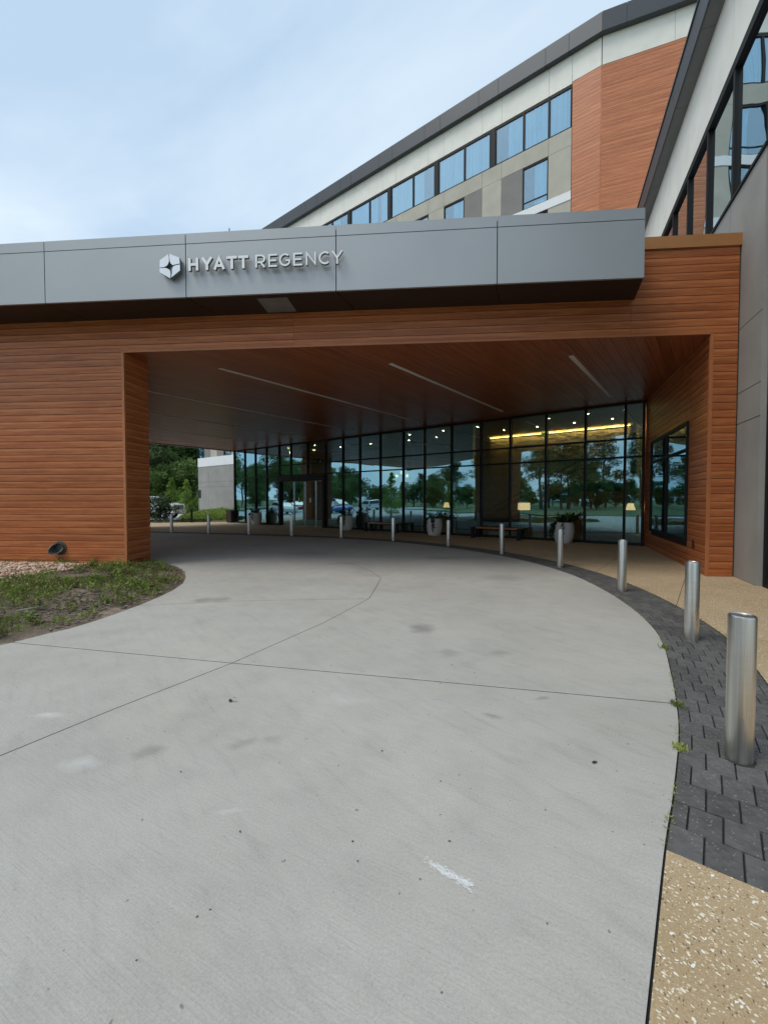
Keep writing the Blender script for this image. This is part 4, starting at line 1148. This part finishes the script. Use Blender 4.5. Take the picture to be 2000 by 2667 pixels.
# ---- vehicles
def wheel(t, x, y, r, w=.24):
    n = 24
    o = local('tyre', MB().lathe([(r*.62,-w/2),(r*.95,-w/2),(r,-w*.35),(r,w*.35),(r*.95,w/2),(r*.62,w/2)], n), M['rubber'], t, smooth=False); o.rotation_euler = (R(90),0,0); o.location = (x, y, r)
    mb = MB().lathe([(r*.62,-w*.42),(r*.56,-w*.30),(r*.5,-w*.2),(r*.18,-w*.26),(0,-w*.3)], n)
    for k in range(6):
        a = k*math.pi/3; c, s = math.cos(a), math.sin(a); p = [(c*r*.12-s*r*.07, s*r*.12+c*r*.07), (c*r*.6-s*r*.06, s*r*.6+c*r*.06), (c*r*.6+s*r*.06, s*r*.6-c*r*.06), (c*r*.12+s*r*.07, s*r*.12-c*r*.07)]
        mb.prism(p, -w*.44, -w*.28)
    m2 = MB(); sgn = 1 if y < 0 else -1
    m2.add([(v[0], v[1], v[2]*sgn) for v in mb.v], mb.f)
    rim = local('rim', m2, M['chrome'], o)
    # wheel faces outwards: lathe axis z becomes -y after the turn
    rim.scale = (1, 1, -1) 
    return o
def body_mesh(prof, half, tuck):
    """side outline extruded across the car, narrowed above the belt"""
    n = len(prof); V = []
    for s in (-1, 1):
        for x, z in prof: V.append((x, s*(half-tuck(z)), z))
    mb = MB(); F = [tuple(range(n)), tuple(range(2*n-1, n-1, -1))]+[(k, n+k, n+(k+1)%n, (k+1)%n) for k in range(n)]
    return mb.add(V, F)
def arch(x, r, z, n=8): return [(x+r*math.cos(math.pi*k/n), z+r*math.sin(math.pi*k/n)) for k in range(n+1)]
def make_truck(loc, rz, label):
    t = thing('pickup_truck', label, 'truck', loc, rz)
    fx, rx = 1.95, -1.75; tk = lambda z: .02+.10*max(0, z-1.15)
    low = [(2.95,.50),(2.95,.62),(2.98,.66),(2.98,1.10),(2.90,1.26),(1.45,1.32),(-2.85,1.30),(-2.9,.62)]+[(-2.3,.55)]+arch(rx,.50,.52)[::-1]+[(rx+.55,.5)]+arch(fx,.50,.52)[::-1]+[(fx+.55,.5)]
    local('body', body_mesh(low, 1.0, tk), M['paint_white'], t, bevel=.03)
    local('hood_dome', MB().prism([(2.7,-.55),(2.7,.55),(1.6,.6),(1.6,-.6)], 1.2, 1.36), M['paint_white'], t, bevel=.05)
    local('cab', body_mesh([(1.5,1.3),(.75,1.93),(-.95,1.95),(-1.2,1.30)], .97, lambda z: .0+.28*max(0, z-1.3)), M['paint_white'], t, bevel=.05)
    for s in (-1,1):
        local('side_window', MB().add([(1.25,s*.965,1.36),(.70,s*.82,1.84),(-.85,s*.82,1.85),(-1.0,s*.965,1.36)],[(0,1,2,3)]), M['car_glass'], t)
        local('mirror', MB().box(1.0,1.15,s*1.0-.12 if s<0 else s*1.0,s*1.0 if s<0 else s*1.0+.12,1.35,1.62), M['black'], t, bevel=.03)
        local('headlight', MB().box(2.80,2.995,s*.93-.15,s*.93+.05,.86,1.16) if s>0 else MB().box(2.80,2.995,-.98,-.78,.86,1.16), M['lamp_clear'], t, bevel=.03)
        local('tail_light', MB().box(-2.93,-2.85,s*.90-.08,s*.90+.08,.9,1.25), M['lamp_red'], t)
        for x in (fx, rx): wheel(t, x, s*.86, .43, .28)
    local('windscreen', MB().add([(1.50,-.90,1.36),(1.50,.90,1.36),(.83,.78,1.87),(.83,-.78,1.87)],[(0,1,2,3)]), M['car_glass'], t)
    g = local('grille', MB().box(2.95,3.0,-.72,.72,.80,1.18), M['grille'], t, bevel=.02)
    for k in range(4): local('bar', MB().box(2.995,3.02,-.72,.72,.84+k*.09,.87+k*.09), M['chrome'], g)
    local('bumper', MB().box(2.92,3.12,-.98,.98,.48,.74), M['chrome'], t, bevel=.05)
    local('plate', MB().box(3.121,3.127,-.16,.16,.54,.68), M['band_white'], t)
    return t
make_truck((-20.95, 37.15, -.02), R(-2), 'white pickup truck parked behind the dark bush at far left')
def make_car(loc, rz, paint, label, suv):
    t = thing('parked_car', label, 'car', loc, rz, 'cars parked across the drive'); H = 1.75 if suv else 1.46; belt = 1.05 if suv else .92; fx, rx = 1.4, -1.4
    low = [(2.25,.35),(2.32,.6),(2.2,.82),(1.1,belt),(-2.2,belt+.02),(-2.3,.6),(-2.25,.35),(rx-.5,.3)]+arch(rx,.40,.34)[::-1]+[(rx+.5,.3)]+arch(fx,.40,.34)[::-1]+[(fx+.5,.3)]
    local('body', body_mesh(low, .92, lambda z: .03+.06*max(0, z-.7)), paint, t, bevel=.04)
    cabp = [(1.15,belt-.02),(.35,H-.06),(-.6,H),(-1.9 if suv else -1.2,H-.08),(-2.2 if suv else -2.0,belt)]
    local('cabin', body_mesh(cabp, .88, lambda z: .24*max(0, z-belt)), paint, t, bevel=.05)
    for s in (-1,1):
        tt = lambda z: s*(.885-.24*max(0, z-belt))
        local('side_window', MB().add([(x, tt(z), z) for x, z in ((.95,belt+.04),(.3,H-.14),(-1.75 if suv else -1.1,H-.16),(-2.0 if suv else -1.7,belt+.05))],[(0,1,2,3)]), M['car_glass'], t)
        local('headlight', MB().box(2.12,2.27,s*.75-.14,s*.75+.14,.62,.78), M['lamp_clear'], t); local('tail_light', MB().box(-2.33,-2.2,s*.76-.12,s*.76+.12,.75,.98), M['lamp_red'], t)
        for x in (fx, rx): wheel(t, x, s*.80, .34)
    local('windscreen', MB().add([(1.16,-.8,belt+.03),(1.16,.8,belt+.03),(.42,.68,H-.09),(.42,-.68,H-.09)],[(0,1,2,3)]), M['car_glass'], t)
    b0x = -2.215 if suv else -2.02; b1x = -1.93 if suv else -1.24
    local('rear_window', MB().add([(b0x-.02,-.8,belt+.06),(b0x-.02,.8,belt+.06),(b1x-.03,.68,H-.14),(b1x-.03,-.68,H-.14)],[(0,1,2,3)]), M['car_glass'], t)
    return t
make_car((-42.3,12.9,-.02), R(170), M['paint_white'], 'white SUV mirrored in the lobby glass near its centre', True)
make_car((-32.5,20.2,-.02), R(-25), M['paint_blue'], 'bright blue car mirrored in the glass right of the doors', False)
make_car((-37.5,18.6,-.02), R(-25), M['paint_navy'], 'navy SUV mirrored beside the bright blue car in the glass', True)
make_car((-27.3,26.0,-.02), R(-15), M['paint_white'], 'white car mirrored in the glass left of the doors', False)
make_car((-35.6,24.3,-.02), R(-25), M['paint_red'], 'dark red car mirrored in the glass of the doors', False)

# ---- trees
def tree_proto(name, kind, h, cr, seed, n_leaf, ls, mat):
    r = random.Random(seed); t = bpy.data.objects.new(name, None); col.objects.link(t); trunk = MB(); lf = MB()
    lean = Vector((r.uniform(-.04,.04), r.uniform(-.04,.04), 0)); pts = []
    tr = {'pine': .016, 'broad': .022, 'cone': .018, 'shrub': .02}[kind]*h
    for i in range(8): f = i/7; pts.append(Vector((lean.x*h*f+r.uniform(-.06,.06)*h*.1*f, lean.y*h*f+r.uniform(-.06,.06)*h*.1*f, h*f*.96)))
    trunk.tube(pts, [tr*(1-.88*i/7) for i in range(8)], 8)
    def at(f): f = max(0, min(.999, f)); i = int(f*7); return pts[i].lerp(pts[i+1], f*7-i)
    clusters = []
    if kind == 'cone':
        for i in range(110):
            f = .06+.94*(r.random()**1.3); a = r.uniform(0,6.28); rad = cr*(1-f)**.8*r.uniform(.3,1); p = at(f)+Vector((math.cos(a)*rad, math.sin(a)*rad, -.05*rad)); clusters.append((p, cr*.22*(1.1-f)+.06))
            if i % 3 == 0: trunk.tube([at(f), p], [tr*.18,.008], 4)
    elif kind == 'pine':
        nb = 34
        for i in range(nb):
            f = .42+.56*(i/nb); a = i*2.4+r.uniform(-.4,.4); L = cr*(1-.72*((f-.42)/.56)**1.2)*r.uniform(.45,1.05); b = at(f); e = b+Vector((math.cos(a)*L, math.sin(a)*L, L*r.uniform(.0,.35)))
            trunk.tube([b, b.lerp(e,.5)+Vector((0,0,L*.06)), e], [tr*.28, tr*.16, .015], 5)
            for k in range(4): clusters.append((b.lerp(e, r.uniform(.45,1.05))+rdir(r)*L*.14, r.uniform(.28,.55)*cr*.36))
    else:
        z0 = .22 if kind == 'broad' else .02
        for i in range(60):
            d = rdir(r, -.5 if kind == 'broad' else -1); rr = r.random()**.45; p = at(.62)*1.0; c = Vector((pts[5].x, pts[5].y, h*(z0+1)/2)); p = c+Vector((d.x*cr*rr, d.y*cr*rr, d.z*h*(1-z0)*.48*rr))
            clusters.append((p, r.uniform(.16,.34)*cr))
            if i % 2 == 0: b = at(max(.1, min(.9, (p.z-.25*cr)/h*.8))); trunk.tube([b, b.lerp(p,.5)+rdir(r)*.15, p], [tr*.3, tr*.17, .015], 5)
    per = max(6, n_leaf//len(clusters))
    for c, rad in clusters:
        for k in range(per):
            d = rdir(r); p = c+Vector((d.x, d.y, d.z*.72))*rad*(r.random()**.4); L = ls*r.uniform(.6,1.4)
            leaf(lf, p, (d+rdir(r)*.9), rdir(r), L, L*(.28 if kind == 'pine' else .55))
    build('trunk', trunk, M['bark'], t); build('crown', lf, mat, t, recalc=False)
    return t
PR_ = {
 'pine': tree_proto('pine_tree', 'pine', 17, 3.6, 1, 6500, .42, M['leaf_pine']),
 'pine2': tree_proto('pine_tree', 'pine', 14, 3.2, 8, 5200, .40, M['leaf_pine']),
 'broad': tree_proto('broadleaf_tree', 'broad', 13, 4.6, 2, 11000, .34, M['leaf_broad']),
 'broad2': tree_proto('broadleaf_tree', 'broad', 11, 4.0, 4, 9000, .32, M['leaf_broad']),
 'thicket': tree_proto('bushy_tree', 'shrub', 8.5, 3.6, 14, 12000, .30, M['leaf_broad']),
 'thicket2': tree_proto('bushy_tree', 'shrub', 6.5, 3.4, 17, 9000, .28, M['leaf_broad']),
 'cone': tree_proto('young_cypress', 'cone', 4.6, 1.35, 3, 5200, .15, M['leaf_bright']),
 'shrub': tree_proto('bush', 'shrub', 2.7, 1.35, 6, 3000, .17, M['leaf_dark']),
}
used = set()
def plant(kind, x, y, s=1.0, label='', cat='tree', group=None, rz=None):
    o = PR_[kind]
    if kind not in used: used.add(kind); o.location = (x, y, -.04); o.rotation_euler.z = rz or 0; o.scale = (s,)*3
    else: o = dup(o, (x, y, -.04), rz if rz is not None else random.uniform(0, 6.28), None, s)
    tag(o, label, cat, group); return o
plant('shrub', -17.0, 31.9, .78, 'dark leafy bush in front of the white pickup truck', 'bush')
plant('shrub', -18.6, 31.6, .85, 'smaller dark bush left of the bush that hides the pickup', 'bush')
wood_ = [('broad',-33.5,63,1.15),('pine',-38.5,70,1.05),('broad2',-31.5,68,1.25),('pine2',-34,72,1.2),('broad2',-42,74,1.2),('broad',-30,76,1.2),('broad2',-46,79,1.1),('pine2',-40.3,64,.95),('pine',-32,58,.9)]
wood_ += [('thicket',-29.5,57,1.0),('thicket2',-33,60,1.1),('thicket',-37,63,1.2),('thicket2',-27.2,60,1.2),('thicket',-32.5,66,1.45),('thicket2',-36,68,1.6),('thicket',-28.5,66,1.4)]
KIND = {'pine':'tall pine tree','pine2':'mid-height pine tree','broad':'tall broadleaf tree','broad2':'rounded broadleaf tree','thicket':'bushy tree leafed to the ground','thicket2':'low bushy tree leafed to the ground'}
for i, (k, x, y, s) in enumerate(wood_): plant(k, x, y, s, KIND[k]+' in the dense wood beyond the parked pickup', 'tree', 'trees of the wood beyond the pickup')
for i, (x, y, s) in enumerate([(-23.3,50,.92),(-26.6,53,1.0),(-24.9,51.5,.72),(-21.8,50.5,.86),(-28.5,57,1.05),(-26.3,58,.8)]):
    plant('cone', x, y, s, 'young light green cypress in front of the dense wood', 'tree', 'young cypresses behind the pickup')
far = [('pine',-52,-30,.95),('pine2',-47,-25,.85),('pine',-60,-40,1.05),('pine2',-72,-38,1.3),('pine',-66,-52,1.2),('pine',-92,-64,1.4),('pine2',-80,-56,1.3),('broad',-70,-30,.7),('broad2',-58,-22,.6),('pine',-40,-36,.9),('pine2',-52,-48,1.1),('pine',-36,-44,1.0),
       ('broad2',-84,-14,.6),('broad',-100,-20,.7),('pine2',-78,-8,.62),('broad2',-92,-2,.55),('broad',-110,6,.75),('broad2',-96,14,.7),('broad',-86,22,.85),('broad',-120,18,1.1),('broad2',-76,30,.9),('pine2',-70,24,.75),
       ('broad',-64,36,.9),('broad2',-60,44,1.0),('broad',-72,44,1.1),('pine',-66,52,.9),('broad2',-52,54,1.0),('broad',-58,60,1.1),('broad',-130,-40,1.2),('broad2',-118,-24,.8),('broad',-140,0,1.1),('broad2',-110,36,1.1)]
rf = random.Random(31)
for i in range(44):      # belt of bushy trees that closes the view across the parking area
    t_ = i/43; a = R(138+t_*118); d = rf.uniform(74, 120); far.append((rf.choice(['thicket','thicket2','thicket2','thicket']), 8+d*math.cos(a), 14+d*math.sin(a), rf.uniform(.6, 1.15)))
far += [('pine',-46,-20,1.0),('pine2',-58,-30,1.25),('broad',-62,-44,.8),('pine',-74,-22,.9),('broad',-56,26,.8),('broad2',-60,18,.75),('broad',-54,40,.95),('broad2',-66,10,.6)]
for k, x, y, s in far: plant(k, x, y, s, KIND[k]+' across the parking area mirrored in the lobby glass', 'tree', 'trees mirrored in the lobby glass')
plant('cone', -48.7, 7.6, 1.4, 'conical young tree mirrored in the glass beside the white SUV', 'tree')
for x, y, s in ((-56,-6,1.1),(-62,2,1.2),(-50,22,1.2),(-52,34,1.1)): plant('cone', x, y, s, 'young conical tree on the lawn mirrored in the lobby glass', 'tree', 'young lawn trees mirrored in the glass')

# ---- low hedge
r = random.Random(9); hp = [(-16.6,34.0),(-15.6,33.0),(-13.7,32.2),(-12.0,32.4),(-10.6,33.4),(-10.8,37),(-13.2,41.2),(-16.4,40.6)]
mb = MB()
def hz_(x, y): d = edge_dist((x, y), hp); return (.42+.42*min(1, (y-32)/6))*min(1, (d/.5))**.5*(.85+.3*noise.noise(Vector((x*1.5,y*1.5,0))))
n = 0
while n < 24000:
    x, y = r.uniform(-17,-10), r.uniform(32,41.5)
    if not inside((x, y), hp): continue
    h = hz_(x, y); z = h*(r.random()**.25); leaf(mb, Vector((x, y, z)), rdir(r, -.1)+Vector((0,0,.5)), rdir(r), r.uniform(.06,.13), .05); n += 1
hedge = thing('hedge', 'low clipped bright green hedge in front of the grey wall', 'hedge', (-13.5, 35.5, 0))
build('foliage', mb, M['hedge_leaf'], hedge, recalc=False)['kind'] = 'stuff'
mb = MB(); hpp = inset(hp, .25)
build('twigs', mb.prism([(p[0], p[1]) for p in hpp], 0, .22), M['leaf_dark'], hedge)
mb = MB()
for i in range(2500):
    x, y = r.uniform(-19,-12.6), r.uniform(29.5,31.2)
    leaf(mb, Vector((x, y, .02+r.random()*.14)), rdir(r, 0), rdir(r), r.uniform(.06,.14), .05)
o = build('ground_cover', mb, M['leaf_dark'], None, recalc=False); tag(o, 'dark green ground cover along the far edge of the sidewalk', 'ground cover', kind='stuff')

# ---- weeds, mulch and pebbles of the planting bed
r = random.Random(21); weeds = MB(); dry = MB(); nclump = 0
while nclump < 1500:
    x, y = r.uniform(-9.8,-3.7), r.uniform(3.2,11.2)
    if not inside((x, y), bed_poly): continue
    d = edge_dist((x, y), bed_poly); fx_, fy_ = FR.inv(x, y)
    if fx_ < -6.86 and fy_ > CF-.05: continue
    dens = noise.noise(Vector((x*.75, y*.75, 5)))+.45*noise.noise(Vector((x*2.1, y*2.1, 1)))
    if inside((x, y), [(-6.5,9.8),(-6.85,8.9),(-7.2,7.9),(-8.4,7.5),(-10.3,7.7),(-10.3,10.0)]) and r.random() < .95: continue
    if dens < -.22 and r.random() < .8: continue
    if d < .22 and r.random() < .8: continue
    nclump += 1; z = bed_z(x, y); sz = r.uniform(.5, 1.25); m_ = weeds if r.random() < .78 else dry
    for k in range(int(30*sz)):
        a = r.uniform(0,6.28); rr = abs(r.gauss(0,.10))*sz; p = Vector((x+math.cos(a)*rr, y+math.sin(a)*rr, z+r.random()*.05*sz))
        if not inside((p.x, p.y), bed_poly): continue
        L = r.uniform(.025,.06)*sz
        if r.random() < .4: leaf(m_, p, Vector((math.cos(a)*.5, math.sin(a)*.5, 1.0)), rdir(r), L*2.0, L*.22)
        else: leaf(m_, p+Vector((0,0,.03*sz*r.random())), rdir(r, -.1)+Vector((0,0,.2)), rdir(r), L, L*.6)
    if r.random() < .10:
        for k in range(24):
            a = r.uniform(0,6.28); hh = r.uniform(.02,.16)*sz; leaf(m_, Vector((x+r.gauss(0,.02), y+r.gauss(0,.02), z+hh)), Vector((math.cos(a), math.sin(a), .5)), Vector((0,0,1)), .06*sz, .032*sz)
o = build('weeds', weeds, M['weed'], None, recalc=False); tag(o, 'patchy green weeds spreading over the mulch bed by the timber pier', 'weeds', kind='stuff')
o = build('dry_weeds', dry, M['weed_dry'], None, recalc=False); tag(o, 'dry straw-coloured weeds among the green ones in the bed', 'weeds', kind='stuff')
mb = MB(); n = 0
while n < 5200:
    x, y = r.uniform(-9.8,-3.7), r.uniform(3.2,11)
    if not inside((x, y), bed_poly) or edge_dist((x, y), bed_poly) < .05: continue
    if noise.noise(Vector((x*.9, y*.9, 9))) < -.25: continue
    L, W, H = r.uniform(.012,.05), r.uniform(.005,.014), r.uniform(.003,.007); a = r.uniform(0,3.14); c, s = math.cos(a), math.sin(a); z = bed_z(x, y)+.006+r.uniform(0,.01)
    f = Frame(a); o_ = Vector((x, y, z)); V = [o_+f.p(*q) for q in ((-L,-W,0),(L,-W,r.uniform(-.004,.01)),(L,W,0),(-L,W,0),(-L,-W,H),(L,-W,H),(L,W,H),(-L,W,H))]
    mb.add(V, [(4,5,6,7),(0,1,5,4),(1,2,6,5),(2,3,7,6),(3,0,4,7)]); n += 1
o = build('mulch', mb, M['mulch'], None); tag(o, 'loose grey-brown bark mulch chips scattered over the bed', 'mulch', kind='stuff')
mb = MB(); n = 0
ico = [(0,0,1),(.89,0,.45),(.28,.85,.45),(-.72,.53,.45),(-.72,-.53,.45),(.28,-.85,.45),(.72,.53,-.35),(-.28,.85,-.35),(-.89,0,-.35),(-.28,-.85,-.35),(.72,-.53,-.35)]
icf = [(0,1,2),(0,2,3),(0,3,4),(0,4,5),(0,5,1),(1,6,2),(2,7,3),(3,8,4),(4,9,5),(5,10,1),(6,7,2),(7,8,3),(8,9,4),(9,10,5),(10,6,1)]
peb_poly = [(-6.35,9.80),(-6.55,9.4),(-6.75,8.9),(-6.85,8.3),(-7.1,7.75),(-8.6,7.4),(-9.8,7.6),(-10.5,8.6),(-10.3,10.05),(-8.5,9.98)]
while n < 4600:
    x, y = r.uniform(-10.4,-6.2), r.uniform(7.3,10)
    if FR.inv(x, y)[1] > CF-.06: continue
    if not inside((x+.22*noise.noise(Vector((x*2,y*2,0))), y), peb_poly): continue
    d = edge_dist((x, y), peb_poly); s = r.uniform(.018,.042); z = bed_z(x, y)+.02+.10*min(1, d/.6)*r.random()**.3
    f = Frame(r.uniform(0,6.28)); k1, k2, k3 = s*r.uniform(1,1.7), s*r.uniform(.7,1.1), s*r.uniform(.5,.8); o_ = Vector((x, y, z))
    mb.add([o_+f.p(v[0]*k1, v[1]*k2, v[2]*k3) for v in ico], icf); n += 1
o = build('pebbles', mb, M['pebble'], None, smooth=True); tag(o, 'mound of tan river pebbles under the rain outlet', 'pebbles', kind='stuff')
q = (-4.95,5.65)
t = build('stick', MB().tube([(q[0],q[1],bed_z(*q)+.02),(q[0]+.12,q[1]+.1,bed_z(*q)+.035),(q[0]+.2,q[1]+.2,bed_z(*q)+.03)], [.014,.012,.008], 6), plain('grey_stick', (.3,.27,.24), .9)); tag(t, 'short grey stick lying among the mulch', 'stick')
# weeds growing in the joint between slab and pavers
def tuft(x, y, n, h, label, seed):
    r = random.Random(seed); mb = MB()
    for k in range(n):
        a = r.uniform(0,6.28); L = h*r.uniform(.4,1); d = Vector((math.cos(a)*.7, math.sin(a)*.7, 1)); p = Vector((x+r.gauss(0,.018), y+r.gauss(0,.024), -.005))
        leaf(mb, p, d, rdir(r), L, .006); leaf(mb, p+d.normalized()*L*.6, d+rdir(r)*.8, rdir(r), L*.4, .012)
    o = build('weed_tuft', mb, M['weed'] if seed % 2 else M['weed_dry'], None, recalc=False); tag(o, label, 'weed', 'weed tufts in the paver joint'); return o
tuft(2.27,3.22,60,.065,'yellow-green weed tuft in the paver joint opposite the nearest bollard',41)
tuft(1.90,2.66,50,.06,'smaller weed tuft in the paver joint nearest the camera',43)
tuft(3.02,4.50,60,.06,'weed tuft in the paver joint beside the second bollard',45)
mb = MB(); r = random.Random(77)
for i in range(420):
    s = r.uniform(0, 7.5); 
    if noise.noise(Vector((s*1.7, 0, 0))) < -.05: continue
    p = at_s(s, r.gauss(0,.008)); a = r.uniform(0,6.28); leaf(mb, p+Vector((0,0,-.006)), Vector((math.cos(a), math.sin(a), .9)), rdir(r), r.uniform(.012,.045), .005)
for i in range(300):
    s = r.uniform(2.2, 9)
    if noise.noise(Vector((s*1.3, 4, 0))) < .05: continue
    p = at_s(s, BW+r.gauss(0,.008)); a = r.uniform(0,6.28); leaf(mb, p+Vector((0,0,-.006)), Vector((math.cos(a), math.sin(a), .9)), rdir(r), r.uniform(.012,.04), .005)
o = build('joint_grass', mb, M['weed'], None, recalc=False); tag(o, 'thin wisps of grass along the edges of the dark pavers', 'grass', kind='stuff')
# fallen leaves and a paint scuff
def fallen(x, y, s, rz, label):
    P = [(-1,0),(-.5,.38),(.2,.42),(1,0),(.2,-.4),(-.5,-.36)]; f = Frame(rz); mb = MB()
    V = [f.p(px*s, py*s, .006+.006*abs(py)) + Vector((x, y, 0)) for px, py in P]+[Vector((x, y, .004))]
    mb.add(V, [(i, (i+1)%6, 6) for i in range(6)]); o = build('fallen_leaf', mb, M['deadleaf'], None, recalc=False); tag(o, label, 'leaf', 'dead leaves on the concrete')
fallen(1.28,2.52,.022,.4,'small dark dead leaf on the concrete left of the nearest bollard')
fallen(-1.22,3.31,.03,2.0,'dark dead leaf on the concrete near the crossing of the joints')
mb = MB(); r = random.Random(4)
for i in range(420):
    tt = r.random()**.8; x = .19+.17*tt+r.gauss(0,.006); y = 1.82-.12*tt+r.gauss(0,.011); s = r.uniform(.0015,.005); a = R(-35)+r.gauss(0,.15); f = Frame(a)
    mb.add([Vector((x, y, .0015))+f.p(px*s*2.0, py*s*.5, i*4e-6) for px, py in ((-1,-.6),(.6,-1),(1,.6),(-.4,1))], [(0,1,2,3)])
o = build('paint_scuff', mb, M['scuff'], None, recalc=False); tag(o, 'white paint scuff on the concrete in the near foreground', 'paint mark')

# flecks of grit and leaf crumbs on the slabs, thin pale scratches left by kerbed wheels
mb = MB(); r = random.Random(12)
for i in range(80):
    y = 1.3+8.5*r.random()**1.6; x = r.uniform(-.95*y, .42*y)
    if not inside((x, y), slab_polys[0]) and not inside((x, y), slab_polys[1]) and not inside((x, y), slab_polys[3]): continue
    s_ = r.uniform(.002,.007)*(1+.12*y); f = Frame(r.uniform(0,6.28)); n = r.randint(4,6)
    P = [f.p(math.cos(6.28*k/n)*s_*r.uniform(.6,1.3), math.sin(6.28*k/n)*s_*r.uniform(.3,.8), .0025+r.uniform(0,.003)) + Vector((x, y, 0)) for k in range(n)]
    mb.add(P+[Vector((x, y, .006))], [(k, (k+1) % n, n) for k in range(n)])
o = build('grit', mb, plain('grit', (.09,.08,.07), .9), None, recalc=False); tag(o, 'scattered dark flecks of grit on the concrete driveway', 'grit', kind='stuff')
